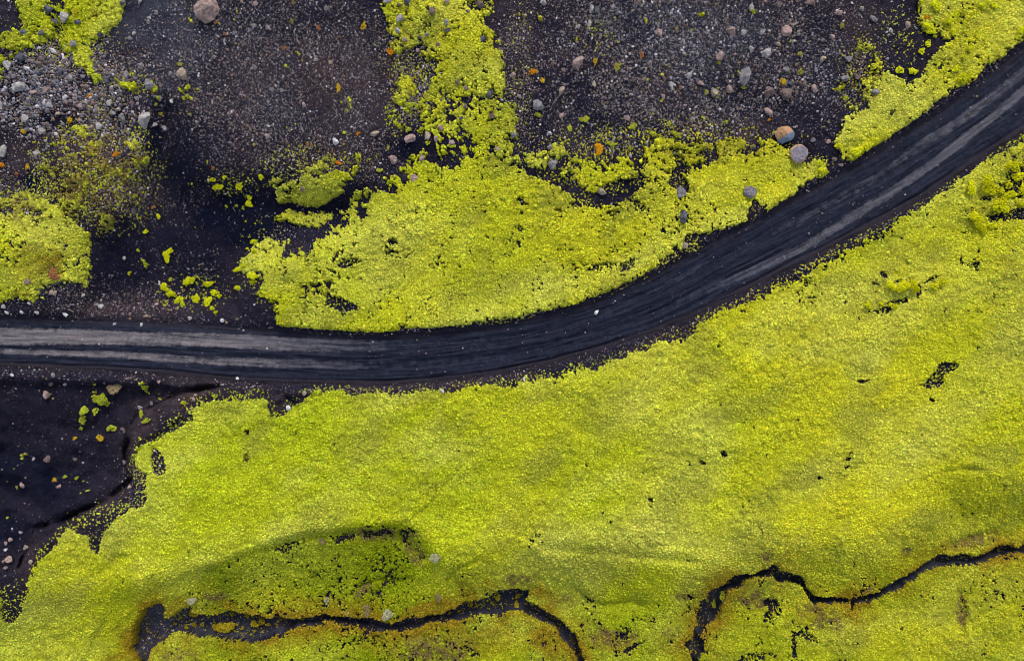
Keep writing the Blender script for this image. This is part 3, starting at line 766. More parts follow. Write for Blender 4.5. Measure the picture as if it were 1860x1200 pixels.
for k, (nm, lab) in PATCH.items():
    used, q = piece(10 + k)
    V = VERT[used]; n0 = len(V)
    sel = tpid == k; m = int(sel.sum())
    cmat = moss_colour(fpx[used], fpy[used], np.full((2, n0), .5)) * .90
    V2 = to_world(tx[sel], ty[sel], tz[sel] - .02, tzm[sel])
    me = np_mesh(nm, np.concatenate([V, V2]), q, M_MOSS)
    add_attr(me, 'col', 'FLOAT_COLOR', rgba(np.concatenate([cmat, tcol[sel]])))
    add_attr(me, 'pt', 'BOOLEAN', np.r_[np.zeros(n0, bool), np.ones(m, bool)])
    add_attr(me, 'var', 'INT', np.r_[np.zeros(n0), RNG.integers(0, 5, m)])
    add_attr(me, 'rot', 'FLOAT_VECTOR', np.concatenate([np.zeros((n0, 3)), np.stack([RNG.normal(0, .2, m), RNG.normal(0, .2, m), RNG.random(m) * 6.28], -1)]))
    r = tr[sel]
    scl = np.stack([r * (.85 + .35 * RNG.random(m)), r * (.85 + .35 * RNG.random(m)), r * (.8 + .5 * RNG.random(m))], -1)
    add_attr(me, 'scl', 'FLOAT_VECTOR', np.concatenate([np.ones((n0, 3)), scl]))
    o = link(nm, me)
    md = o.modifiers.new('tufts', 'NODES'); md.node_group = NT_MOSS
    props(o, lab, 'moss', kind='stuff')

# single specks of moss on half bare ash
SPECK = F_([(170, 320, 150, 130, 0, 1.0), (245, 265, 40, 60, 0, .9), (60, 370, 110, 50, 0, .7), (750, 120, 70, 140, 0, .6), (720, 205, 30, 60, 0, .6), (945, 110, 34, 170, 0, .25), (1200, 265, 330, 60, 0, .45), (560, 300, 140, 50, 0, .4),
            (120, 60, 130, 90, 0, .6), (220, 150, 80, 40, 0, .5), (190, 190, 40, 40, 0, .4), (1570, 130, 60, 110, 0, .4), (1640, 60, 60, 90, 0, .2), (480, 480, 60, 100, 0, .3), (350, 530, 80, 50, 0, .25), (420, 335, 90, 30, 0, .3), (1090, 60, 60, 50, 0, .14), (1230, 240, 200, 40, 0, .3),
            (1480, 300, 40, 30, 0, .4), (185, 960, 60, 50, 0, .25), (1240, 610, 70, 12, -28, .5), (1110, 650, 60, 10, -20, .4), (1830, 280, 60, 40, -30, .4), (250, 1120, 30, 40, 0, .4), (330, 1165, 70, 20, 0, .4), (1330, 1110, 40, 30, 0, .4), (380, 745, 60, 20, -20, .15), (900, 590, 120, 12, -6, .35), (1150, 520, 80, 14, -25, .25), (290, 840, 20, 40, 0, .5), (180, 970, 30, 50, 0, .5), (40, 1095, 60, 40, 0, .4)])
SPECK = np.maximum(SPECK, HSPECK)
SPECK = np.maximum(SPECK, .30 * sstep(-4, 2, SD_CH) * sstep(26, 4, SD_CH)).astype(np.float32)
SPECK = np.maximum(SPECK, .5 * np.exp(-((poly_sd(FIELD, 60) + 6) / 8) ** 2) * (sd_road < 0)).astype(np.float32)
ns = 450000
sx_ = RNG.uniform(-60, 1920, ns); sy_ = RNG.uniform(-60, 1260, ns)
ok = RNG.random(ns) < sample(SPECK, sx_, sy_) * (.85 + .7 * fbm(sx_, sy_, 22, 3, 81))
sx_, sy_ = sx_[ok], sy_[ok]
sz_, szm_, scov_, srd_, sch_, _, _ = full_height(sx_, sy_)
ok = (scov_ < .52) & (srd_ < 2)
sx_, sy_, sz_, szm_ = sx_[ok], sy_[ok], sz_[ok], szm_[ok]
ns = len(sx_)
srn = RNG.random((2, ns))
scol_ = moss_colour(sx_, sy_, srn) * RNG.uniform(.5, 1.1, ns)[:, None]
sr_ = S * (.75 + 1.1 * RNG.random(ns) ** 2)
me = np_mesh('moss_specks', to_world(sx_, sy_, sz_, szm_), np.zeros((0, 4), int), M_CUSH)
add_attr(me, 'col', 'FLOAT_COLOR', rgba(scol_)); add_attr(me, 'pt', 'BOOLEAN', np.ones(ns, bool)); add_attr(me, 'var', 'INT', RNG.integers(0, 5, ns))
add_attr(me, 'rot', 'FLOAT_VECTOR', np.stack([np.zeros(ns), np.zeros(ns), RNG.random(ns) * 6.28], -1)); add_attr(me, 'scl', 'FLOAT_VECTOR', sr_[:, None] * RNG.uniform(.8, 1.3, (ns, 3)))
o = link('moss_specks', me); md = o.modifiers.new('tufts', 'NODES'); md.node_group = NT_MOSS
props(o, 'tiny moss specks sprinkled over half bare ash around the moss patches', 'moss', kind='stuff')

# gravel
G_DEN = np.where(LPY > 640, .05, .11).astype(np.float32)
for (cx, cy, rx, ry, rot, v) in [(480, 130, 330, 260, 0, .85), (1260, 110, 460, 230, 0, .8), (1100, 200, 250, 120, 0, .6), (120, 170, 220, 140, 0, 1.0), (420, 420, 260, 170, 0, .35), (640, 280, 160, 80, 0, .5),
                                 (200, 540, 260, 60, 0, .45), (1500, 140, 160, 160, 0, .6), (280, 90, 90, 70, 30, .35), (760, 130, 90, 130, 0, .8), (940, 150, 60, 200, 0, .9), (260, 870, 60, 90, 20, .3), (200, 300, 130, 130, 0, .6), (30, 320, 90, 120, 0, .6), (320, 1170, 100, 60, 0, .3)]:
    G_DEN = np.maximum(G_DEN, v * sstep(0, .6, ell(cx, cy, rx, ry, rot)))
G_DEN *= np.where(sd_road > -5, .20, 1) * np.where(SD_CH > 0, 2.5, 1)
G_DEN = G_DEN * (1 - .72 * np.clip(G_WET, 0, 1))
verge = np.exp(-((sd_road + 8) / 9) ** 2) * .3
G_DEN = np.maximum(G_DEN, verge).astype(np.float32)
G_SIZE = (1 + .9 * sstep(0, .7, ell(120, 170, 220, 130, 0)) + .25 * sstep(0, .7, ell(1300, 110, 420, 220, 0))
          + .3 * sstep(0, .7, ell(760, 130, 120, 170, 0))).astype(np.float32)
ng = 800000
gpx = RNG.uniform(-60, 1920, ng); gpy = RNG.uniform(-60, 1260, ng)
gden = sample(G_DEN, gpx, gpy) * (.75 + .5 * fbm(gpx, gpy, 50, 3, 71))
ok = RNG.random(ng) < gden
gpx, gpy = gpx[ok], gpy[ok]
gz, gzm, gcov, grd, gch, _, _ = full_height(gpx, gpy)
ok = (gcov < .56)
gpx, gpy, gz, gzm = gpx[ok], gpy[ok], gz[ok], gzm[ok]
ng = len(gpx)
gr = S * .47 * np.clip((RNG.pareto(2.4, ng) + 1), 1, 4.5) * sample(G_SIZE, gpx, gpy)
gr = np.minimum(gr, S * 3.6)
tone = RNG.random(ng)
GC = np.array([[.13, .125, .135], [.22, .205, .205], [.40, .38, .38], [.115, .085, .078], [.20, .135, .11], [.055, .055, .068], [.16, .12, .04]])
pick = np.searchsorted(np.cumsum([.26, .17, .08, .22, .08, .13, .06]), tone * .9999)
gcol = GC[np.minimum(pick, 6)] * RNG.uniform(.5, 1.45, ng)[:, None] * .95 * lerp(np.array([.94, .93, 1.0]), np.array([1.04, .90, .86]), np.clip(.5 + .8 * fbm(gpx, gpy, 75, 3, 91), 0, 1)[:, None])


def gravel_obj(name, sel, lab):
    m = int(sel.sum())
    me = np_mesh(name, to_world(gpx[sel], gpy[sel], gz[sel] + gr[sel] * .25, gzm[sel]), np.zeros((0, 4), int), M_GRAV)
    add_attr(me, 'col', 'FLOAT_COLOR', rgba(gcol[sel]))
    add_attr(me, 'pt', 'BOOLEAN', np.ones(m, bool)); add_attr(me, 'var', 'INT', RNG.integers(0, 6, m))
    add_attr(me, 'rot', 'FLOAT_VECTOR', RNG.random((m, 3)) * 6.28)
    add_attr(me, 'scl', 'FLOAT_VECTOR', gr[sel][:, None] * RNG.uniform(.75, 1.3, (m, 3)))
    o = link(name, me); md = o.modifiers.new('grains', 'NODES'); md.node_group = NT_GRAV
    props(o, lab, 'gravel', kind='stuff')


gs = sample(sd_road, gpx, gpy)
north = gpy < np.interp(gpx, [p[0] for p in ROAD_UP], [p[1] for p in ROAD_UP]) - 3
gravel_obj('gravel', north, 'pale gravel strewn over the dark ash north of the road')
gravel_obj('gravel', ~north, 'sparse pale gravel along the road and on the ash south of it')


# ------------------------------------------------------------------ single stones, lichen tufts and moss cushions
def ico(sub):
    import bmesh
    bm = bmesh.new(); bmesh.ops.create_icosphere(bm, subdivisions=sub, radius=1)
    V = np.array([v.co[:] for v in bm.verts]); F = np.array([[v.index for v in f.verts] for f in bm.faces])
    bm.free()
    return V, F


ICO3 = ico(3); ICO4 = ico(4)


def stone_mesh(seed, mat, nplane=15, lo=.36, hi=.80, flat_top=None, base=ICO3):
    r = np.random.default_rng(seed)
    V = base[0].copy()
    for _ in range(nplane):
        n = r.normal(size=3); n[2] *= .8; n /= np.linalg.norm(n)
        d = r.uniform(lo, hi)
        V -= np.maximum(0, V @ n - d)[:, None] * n
    if flat_top is not None:
        n = np.array([r.normal(0, .08), r.normal(0, .08), 1.]); n /= np.linalg.norm(n)
        V -= np.maximum(0, V @ n - flat_top)[:, None] * n
    V += .035 * np.sin(V[:, [1, 2, 0]] * 7 + r.random(3) * 6) * r.uniform(.5, 1.2)
    V += .028 * np.sin(V[:, [2, 0, 1]] * 15 + r.random(3) * 6)
    V += r.normal(0, .018, V.shape)
    V /= np.abs(V[:, :2]).max(0).mean()
    return np_mesh('stone', V, base[1], mat, False)


def cushion_mesh(seed, n, base):
    """a cushion of n little domed tufts packed into an uneven round outline"""
    r = np.random.default_rng(seed)
    P = []
    ph = r.random(3) * 6.28
    tries = 0
    dmin = 1.25 / math.sqrt(n)
    while len(P) < n and tries < 4000:
        tries += 1
        a = r.random() * 6.28; q = math.sqrt(r.random())
        lim = 1 + .22 * math.sin(2 * a + ph[0]) + .16 * math.sin(3 * a + ph[1]) + .10 * math.sin(5 * a + ph[2])
        p = (math.cos(a) * q * lim, math.sin(a) * q * lim)
        if all((p[0] - u[0]) ** 2 + (p[1] - u[1]) ** 2 > dmin * dmin for u in P): P.append((*p, q))
    VV = []; FF = []; tint = []
    rad0 = 1.25 / math.sqrt(n)
    for (x, y, q) in P:
        rr = rad0 * r.uniform(.75, 1.25)
        V = base[0] * (1 + .14 * np.sin(base[0][:, [1, 2, 0]] * 4 + r.random(3) * 6).sum(1))[:, None]
        V = V * [rr, rr, rr * .9] + [x, y, .75 * math.sqrt(max(0, 1 - .8 * q * q)) - .25]
        FF.append(base[1] + len(VV) * len(base[0])); VV.append(V); tint.append(np.full(len(V), r.uniform(.72, 1.22)))
    V = np.concatenate(VV); V[:, :2] /= np.abs(V[:, :2]).max(0).mean()
    me = np_mesh('moss_cushion', V, np.concatenate(FF), M_CUSHO, True)
    add_attr(me, 'tint', 'FLOAT', np.concatenate(tint))
    return me


ICO2 = ico(2); ICO1 = ico(1)
TINYC = [cushion_mesh(180 + k, 7, ICO2) for k in range(5)]
STONES = [stone_mesh(100 + k, M_STONE) for k in range(12)]
FLATS = [stone_mesh(150 + k, M_STONE, 9, .6, .92, .45) for k in range(3)]
CUSH = [cushion_mesh(200 + k, 18, ICO2) for k in range(8)]
BIGC = [cushion_mesh(240 + k, 46, ICO2) for k in range(5)]


def cushion_for(i, size):
    return TINYC[i % 5] if size < 11 else (CUSH[i % 8] if size < 19 else BIGC[i % 5])



def place(name, me, px, py, w, h, hz, rot, sink, colour):
    a = np.array([float(px)]); b_ = np.array([float(py)])
    z, zm = full_height(a, b_)[:2]
    o = link(name, me)
    o.location = to_world(a, b_, z, zm)[0]
    o.location.z = float(z[0]) + hz * (1 - 2 * sink) * .5
    o.rotation_euler = (0, 0, rot)
    o.scale = (w * S / 2, h * S / 2, hz * .5 if hz else .1)
    o.color = (*colour, 1)
    return o


SC = {'grey': (.155, .14, .142), 'pale': (.25, .226, .214), 'dark': (.07, .07, .085), 'pink': (.24, .165, .145), 'tan': (.24, .19, .14), 'brown': (.12, .085, .075),
      'white': (.40, .39, .38), 'rust': (.25, .10, .045)}
CW = {'grey': 'grey', 'pale': 'pale grey', 'dark': 'dark grey', 'pink': 'pinkish', 'tan': 'tan', 'brown': 'brown', 'white': 'whitish', 'rust': 'rusty red'}

# single boulders told apart: x, y, w, h, tint, own label
BOULDERS = [
    (378, 20, 44, 46, 'pink', 'largest boulder, pinkish grey, cut by the top edge of the picture'),
    (1421, 248, 35, 31, 'RUST', 'rusty orange and blue-grey boulder above the flat grey boulder beside the road bend'),
    (1447, 282, 33, 34, 'RIM', 'flat topped grey boulder with ochre rim just below the rusty boulder'),
    (264, 220, 26, 33, 'pale', 'large pale grey angular boulder at the edge of the dark hollow'),
    (331, 136, 20, 20, 'tan', 'squarish tan boulder alone on dark gravel right of the scree'),
    (276, 158, 19, 18, 'grey', 'grey boulder at the right end of a small moss strip in the upper left'),
    (40, 158, 25, 22, 'pale', 'pale boulder at the left side of the upper left scree'),
    (47, 218, 21, 15, 'pale', 'flat pale boulder above the dark pit at the left'),
    (9, 273, 18, 25, 'pale', 'upright pale boulder at the left edge among orange lichen'),
    (1, 192, 14, 23, 'pale', 'pale boulder cut by the left edge beside a dark pit'),
    (121, 35, 17, 20, 'pale', 'pale leaning stone inside the upper left moss patch'),
    (90, 21, 16, 18, 'dark', 'dark grey stone inside the upper left moss patch'),
    (1352, 143, 26, 31, 'grey', 'big slanted grey boulder with a moss tuft at its foot, upper right'),
    (1424, 57, 21, 26, 'pink', 'pinkish boulder near the top right with a pale rim'),
    (1329, 57, 18, 18, 'pink', 'rounded pinkish stone left of the pinkish boulder near the top right'),
    (1048, 117, 26, 24, 'pink', 'crumbling pink boulder right of the orange lichen pair'),
    (975, 193, 21, 20, 'grey', 'rough grey boulder just right of the moss tongue'),
    (1004, 299, 21, 19, 'grey', 'rounded grey boulder at the upper rim of the oval moss patch'),
    (747, 251, 24, 19, 'pink', 'flat pinkish boulder in the dark gap below the moss tongue'),
    (777, 249, 17, 16, 'tan', 'tan boulder with moss at its foot, right of the flat pinkish boulder'),
    (715, 293, 18, 17, 'pink', 'pinkish knobbly stone at the upper left corner of the oval moss patch'),
    (609, 259, 15, 14, 'white', 'whitish stone alone on brown ash left of the moss tongue'),
    (1236, 351, 22, 19, 'GFLAT', 'flat grey boulder in a dark notch of the oval moss patch'),
    (1359, 351, 25, 20, 'GFLAT', 'flat grey boulder in moss above a bare gap by the road'),
    (1240, 397, 18, 22, 'dark', 'dark blue-grey boulder in a brown ring within the oval moss patch'),
    (1245, 447, 14, 16, 'tan', 'tan stone in a bare brown notch at the upper road edge'),
    (1092, 349, 22, 13, 'tan', 'tan slab beside a long bare gap in the oval moss patch'),
    (1397, 168, 22, 20, 'brown', 'crumbly brown boulder left of its twin below the yellow lichen'),
    (1428, 171, 21, 20, 'brown', 'crumbly brown boulder directly below the yellow lichen'),
    (1392, 97, 19, 18, 'pale', 'pale knobbly boulder above the crumbly brown pair'),
    (1535, 143, 16, 15, 'grey', 'blocky grey stone near the right end of the gravel'),
    (1477, 161, 15, 16, 'pink', 'pinkish grey stone right of the crumbly brown pair'),
    (1471, 4, 25, 15, 'brown', 'brown boulder cut by the top edge at the upper right'),
    (1647, 49, 12, 16, 'pink', 'pinkish stone left of the clumpy moss strip at the upper right'),
    (752, 324, 16, 15, 'pink', 'pinkish stone on the upper part of the oval moss patch'),
    (1083, 567, 9, 11, 'white', 'whitish stone lying on the road in the bend'),
    (88, 717, 13, 14, 'pink', 'round pink stone alone on black ash south of the road'),
    (17, 1013, 16, 15, 'pink', 'largest pink stone of the row by the lower left edge'),
    (42, 881, 9, 13, 'pink', 'oval pink stone at the left in the black basin'),
    (108, 883, 9, 9, 'pink', 'small pink stone below a yellow tuft in the black basin'),
    (524, 741, 10, 11, 'white', 'whitish stone at the side of the eroded notch below the road'),
    (100, 532, 15, 9, 'tan', 'tan stone at the lower edge of the rust tinged mound'),
    (53, 513, 13, 12, 'pink', 'pale pinkish stone lying on the moss mound at the left'),
]
OWNM = {'RUST': stone_mesh(7, M_RUST, 12, .6, .9), 'RIM': stone_mesh(9, M_RIM, 9, .68, .95, .5)}
r_ = random.Random(5)
for i, (x, y, w, h, tint, lab) in enumerate(BOULDERS):
    nm = 'boulder' if max(w, h) > 17 else 'stone'
    me = OWNM.get(tint) or (FLATS[i % 3] if tint == 'GFLAT' else STONES[i % 12])
    if i == 0: me = stone_mesh(33, M_STONE, 16, .6, .92, None, ICO4)
    c = SC.get(tint, SC['grey']) if tint != 'GFLAT' else (.14, .125, .135)
    o = place(nm, me, x, y, w * 1.06, h * 1.06, min(w, h) * S * .9, r_.uniform(-.4, .4) + (math.pi * r_.randint(0, 1)), .30, c)
    props(o, lab, 'boulder' if nm == 'boulder' else 'stone')

# smaller stones that nothing tells apart: by place
SMALL = {
 'scree': ('small {} stone in the loose scree at the upper left', 'scree stones at the upper left', [
   (282, 227, 10, 10, 'pale'), (16, 120, 18, 17, 'pale'), (225, 8, 12, 11, 'dark'), (138, 81, 16, 15, 'grey'), (127, 140, 12, 17, 'grey'), (83, 166, 14, 12, 'pink'), (61, 169, 11, 11, 'pink'), (231, 137, 11, 15, 'grey'),
   (196, 144, 16, 15, 'dark'), (223, 213, 14, 19, 'grey'), (181, 231, 18, 13, 'pale'), (167, 232, 11, 13, 'pink'), (67, 279, 17, 12, 'pale'), (77, 239, 15, 12, 'pale'), (91, 191, 14, 14, 'pale'), (148, 196, 10, 11, 'pink'),
   (155, 185, 13, 11, 'grey'), (199, 187, 11, 12, 'pale'), (183, 63, 11, 10, 'dark'), (40, 104, 18, 15, 'dark'), (72, 119, 15, 14, 'brown'), (99, 152, 10, 12, 'grey'), (97, 112, 14, 13, 'brown'), (97, 93, 11, 9, 'white'),
   (80, 63, 13, 11, 'dark'), (44, 61, 15, 12, 'dark'), (145, 43, 10, 11, 'dark'), (107, 41, 12, 11, 'dark'), (105, 207, 11, 8, 'tan'), (71, 193, 9, 8, 'white'), (159, 160, 12, 10, 'brown'), (27, 139, 11, 8, 'grey'),
   (205, 205, 12, 14, 'grey'), (216, 200, 9, 11, 'tan'), (112, 130, 12, 14, 'dark'), (175, 200, 10, 9, 'grey'), (130, 172, 10, 9, 'brown'), (250, 180, 9, 9, 'grey'), (12, 172, 10, 9, 'brown'), (115, 225, 9, 7, 'grey'), (300, 232, 11, 9, 'pale'), (311, 184, 8, 7, 'white'), (184, 175, 10, 12, 'brown'), (66, 140, 10, 9, 'grey'), (50, 187, 9, 8, 'grey'), (120, 185, 9, 8, 'pink'), (256, 120, 11, 10, 'grey'), (270, 40, 9, 8, 'grey'), (272, 33, 8, 8, 'pale'), (236, 70, 8, 7, 'grey'), (255, 5, 8, 13, 'grey'), (284, 25, 10, 9, 'grey'), (243, 62, 9, 8, 'pale')]),
 'tongue': ('small {} stone half sunk in the speckled moss tongue', 'stones in the moss tongue', [
   (707, 4, 17, 13, 'pale'), (741, 5, 14, 17, 'dark'), (787, 25, 14, 14, 'brown'), (813, 8, 11, 9, 'pink'), (872, 11, 17, 16, 'brown'), (728, 36, 14, 14, 'pale'), (724, 59, 11, 10, 'pale'), (811, 44, 10, 13, 'grey'), (813, 58, 9, 10, 'dark'),
   (764, 68, 13, 12, 'brown'), (795, 84, 11, 9, 'brown'), (759, 91, 9, 9, 'pink'), (877, 71, 10, 14, 'dark'), (889, 171, 11, 18, 'dark'), (847, 163, 9, 9, 'brown'), (832, 151, 8, 11, 'brown'), (845, 196, 10, 8, 'brown'), (851, 25, 10, 7, 'brown'), (776, 66, 8, 8, 'grey'), (736, 75, 9, 9, 'pink'), (893, 212, 11, 10, 'brown'), (853, 212, 9, 8, 'brown'), (837, 216, 8, 8, 'dark'), (726, 12, 9, 7, 'brown')]),
 'gap': ('small {} stone in the dark gap below the moss tongue', 'stones in the gap below the moss tongue', [
   (792, 251, 12, 12, 'pink'), (801, 235, 12, 11, 'pink'), (819, 259, 13, 12, 'pink'), (768, 287, 11, 16, 'pink'), (681, 243, 15, 11, 'tan'), (905, 273, 11, 13, 'pink'), (932, 248, 13, 11, 'grey'), (933, 137, 12, 12, 'pink'), (942, 175, 9, 8, 'grey')]),
 'ne': ('small {} stone scattered on the dark gravel at the upper right', 'stones on the upper right gravel', [
   (987, 5, 15, 11, 'pale'), (1308, 101, 18, 17, 'pink'), (1197, 61, 18, 11, 'pink'), (1251, 137, 16, 12, 'pale'), (1219, 155, 10, 13, 'pale'), (1019, 165, 11, 17, 'tan'), (1079, 152, 8, 14, 'tan'), (1296, 168, 14, 16, 'tan'), (1325, 165, 14, 15, 'pink'), (1384, 59, 10, 12, 'pale'), (1351, 60, 11, 10, 'pale'), (1364, 91, 12, 12, 'pale'),
   (1181, 116, 9, 15, 'grey'), (1071, 44, 9, 13, 'pale'), (1049, 48, 8, 9, 'pale'), (1161, 5, 9, 12, 'brown'), (1075, 15, 8, 12, 'pale'), (1204, 175, 10, 10, 'pink'), (999, 243, 9, 10, 'pale'), (1365, 13, 12, 11, 'pale'), (1084, 18, 14, 12, 'dark'), (1272, 152, 10, 11, 'pink'), (1396, 205, 11, 13, 'pink'), (1000, 267, 15, 12, 'grey'), (1236, 160, 9, 7, 'rust'),
   (1584, 35, 13, 15, 'grey'), (1521, 25, 12, 12, 'pink'), (1511, 68, 12, 11, 'pink'), (1540, 108, 13, 12, 'grey'), (1493, 108, 11, 14, 'tan'), (1556, 140, 12, 12, 'brown'), (1584, 168, 16, 12, 'grey'), (1460, 153, 11, 12, 'brown'), (1436, 153, 10, 10, 'dark'), (1427, 128, 11, 12, 'grey'), (1413, 80, 13, 9, 'tan'), (1617, 55, 8, 8, 'white'), (1481, 127, 10, 9, 'grey'), (1502, 92, 9, 8, 'grey'), (1565, 17, 10, 9, 'grey'),
   (1415, 9, 14, 10, 'brown'), (1384, 58, 9, 10, 'grey'), (1120, 25, 9, 8, 'dark'), (1112, 14, 10, 9, 'grey'), (1285, 60, 9, 8, 'grey'), (1240, 75, 8, 8, 'pale'), (1332, 84, 8, 9, 'grey'), (1267, 100, 8, 8, 'grey'), (1374, 122, 10, 10, 'brown'), (1187, 200, 10, 9, 'grey'), (1140, 215, 12, 9, 'pink'), (1100, 195, 8, 8, 'grey'), (1020, 210, 9, 10, 'pink'), (1345, 175, 10, 9, 'brown'), (1475, 255, 10, 9, 'grey'), (1502, 258, 10, 10, 'pink'), (1516, 290, 10, 11, 'brown'), (1527, 300, 9, 8, 'pink'), (1393, 201, 10, 11, 'pink'), (1440, 47, 8, 7, 'tan'), (1170, 145, 8, 8, 'grey')]),
 'nw': ('small {} stone on the brown gravel left of the moss tongue', 'stones on the gravel left of the moss tongue', [
   (488, 51, 8, 9, 'pale'), (593, 15, 10, 9, 'grey'), (551, 345, 9, 9, 'brown'), (461, 48, 9, 11, 'grey'), (464, 8, 10, 10, 'pink'), (462, 47, 8, 8, 'pale'), (575, 109, 8, 9, 'pale'), (602, 114, 8, 9, 'tan'), (493, 163, 10, 9, 'grey'), (552, 190, 8, 10, 'pink'), (512, 165, 9, 8, 'grey'), (486, 248, 12, 10, 'pink'), (549, 235, 7, 11, 'grey'), (440, 3, 9, 8, 'pink'), (462, 121, 8, 8, 'grey'), (425, 60, 7, 9, 'grey'), (310, 135, 9, 9, 'grey'), (390, 105, 8, 7, 'grey')]),
 'road': ('small {} stone on the north verge of the road at the left', 'stones on the north verge of the road', [
   (7, 556, 9, 9, 'pale'), (13, 568, 8, 8, 'white'), (68, 568, 9, 10, 'pale'), (41, 567, 7, 7, 'white'), (119, 571, 8, 8, 'white'), (151, 536, 10, 8, 'pale'), (184, 556, 11, 9, 'white'), (176, 553, 7, 8, 'pale'), (345, 577, 10, 9, 'pale'), (404, 583, 8, 9, 'white'), (285, 552, 8, 8, 'pink'), (265, 574, 8, 8, 'pink'), (227, 469, 7, 8, 'pale'), (95, 530, 8, 10, 'pink'), (54, 551, 7, 7, 'white'), (208, 588, 6, 6, 'white'), (257, 590, 6, 7, 'white')]),
 'sw': ('small {} stone on the black ash basin south of the road', 'stones in the black basin', [
   (97, 682, 9, 10, 'grey'), (93, 696, 10, 9, 'brown'), (119, 697, 7, 7, 'pale'), (289, 693, 8, 7, 'pink'), (88, 833, 13, 13, 'brown'), (256, 740, 9, 10, 'grey'), (276, 733, 8, 8, 'grey'), (19, 979, 9, 10, 'pink'), (11, 987, 8, 9, 'pink'), (10, 1031, 9, 9, 'pink'), (11, 997, 6, 8, 'white'), (49, 993, 11, 9, 'tan'), (236, 884, 10, 9, 'pink'), (226, 783, 8, 9, 'brown'), (225, 838, 9, 7, 'grey'), (38, 966, 7, 7, 'pale'), (62, 833, 6, 7, 'pale'), (22, 680, 7, 7, 'white'), (137, 833, 8, 9, 'brown'), (6, 1020, 6, 6, 'pink'), (57, 1018, 8, 9, 'tan'), (222, 778, 7, 7, 'brown'), (553, 713, 10, 8, 'tan'), (356, 718, 8, 7, 'tan'), (352, 725, 9, 8, 'pink'), (432, 687, 6, 6, 'white'), (803, 709, 7, 8, 'white'), (952, 688, 6, 9, 'white')]),
}
LAND = [(378, 20, 'the largest boulder'), (1421, 248, 'the rusty orange boulder'), (1447, 282, 'the flat topped boulder'), (264, 220, 'the big pale angular boulder'), (331, 136, 'the squarish tan boulder'),
        (40, 158, 'the pale scree boulder'), (47, 218, 'the flat pale boulder'), (9, 273, 'the upright pale boulder'), (1352, 143, 'the big slanted grey boulder'), (1424, 57, 'the pale rimmed pinkish boulder'),
        (1048, 117, 'the crumbling pink boulder'), (975, 193, 'the rough grey boulder'), (747, 251, 'the flat pinkish boulder'), (609, 259, 'the whitish lone stone'), (1535, 143, 'the blocky grey stone'),
        (1088, 271, 'the bright orange lichen'), (88, 717, 'the round pink stone'), (17, 1013, 'the largest pink stone'), (211, 705, 'the pinkish brown tuft'), (184, 795, 'the yellow tuft'), (121, 35, 'the leaning pale stone'),
        (967, 132, 'the orange lichen pair'), (705, 1112, 'the largest pale clump'), (276, 158, 'the moss strip boulder'), (709, 96, 'the tongue lichen'), (104, 500, 'the large rusty patch'),
        (1359, 351, 'the road gap boulder'), (1236, 351, 'the notch boulder'), (1700, 685, 'the largest bare hole'), (1604, 562, 'the long bare hole'), (1830, 388, 'the right edge gap'),
        (505, 742, 'the eroded notch'), (1125, 338, 'the long oval gap'), (1004, 299, 'the rounded grey boulder'), (715, 293, 'the knobbly pinkish stone'), (615, 160, 'the amber lichen streak'), (1647, 49, 'the strip edge stone'),
        (268, 1104, 'the left stream head'), (957, 1075, 'the left stream bend'), (1404, 1030, 'the right stream peak'), (100, 871, 'the low yellow tuft'), (1088, 566, 'the whitish road stone'), (392, 535, 'the lowest cushion cluster'), (307, 465, 'the tall hollow cushion')]
ASKED = []


def ask(o, x, y, size, what, grp):
    ASKED.append((o, x, y, size, what, grp))


def write_labels():
    ORD = ['nearest', 'second nearest', 'third nearest', 'fourth nearest', 'fifth nearest', 'sixth nearest', 'seventh nearest', 'eighth nearest', 'ninth nearest', 'tenth nearest', 'eleventh nearest', 'twelfth nearest']
    keys = {}
    for (o, x, y, size, what, grp) in ASKED:
        d, lx, ly, nm = min((math.hypot(x - a, y - c), a, c, n) for a, c, n in LAND if math.hypot(x - a, y - c) > 9)
        ang = math.degrees(math.atan2(ly - y, x - lx)) % 360
        dr = ['right of', 'above and right of', 'above', 'above and left of', 'left of', 'below and left of', 'below', 'below and right of'][int((ang + 22.5) // 45) % 8]
        sz = 'tiny' if size <= 9 else ('small' if size <= 13 else 'medium')
        keys.setdefault((sz + ' ' + what, dr, nm), []).append((d, o, grp))
    for (what, dr, nm), L_ in keys.items():
        L_.sort(key=lambda t: t[0])
        for k, (d, o, grp) in enumerate(L_):
            lab = f'{what} {"just " if d < 35 else ""}{dr} {nm}' if len(L_) == 1 else f'{ORD[min(k, 11)]} {what} {dr} {nm}'
            o['label'] = lab; o['group'] = grp


for key, (tmpl, grp, items) in SMALL.items():
    for i, (x, y, w, h, tint) in enumerate(items):
        o = place('stone', STONES[(i * 5 + len(key)) % 12], x, y, w * 1.08, h * 1.08, min(w, h) * S * .75, r_.uniform(0, 6.28) if abs(w - h) < 3 else r_.uniform(-.3, .3), .25, SC[tint])
        props(o, None, 'stone')
        ask(o, x, y, max(w, h), CW[tint] + ' stone', grp)

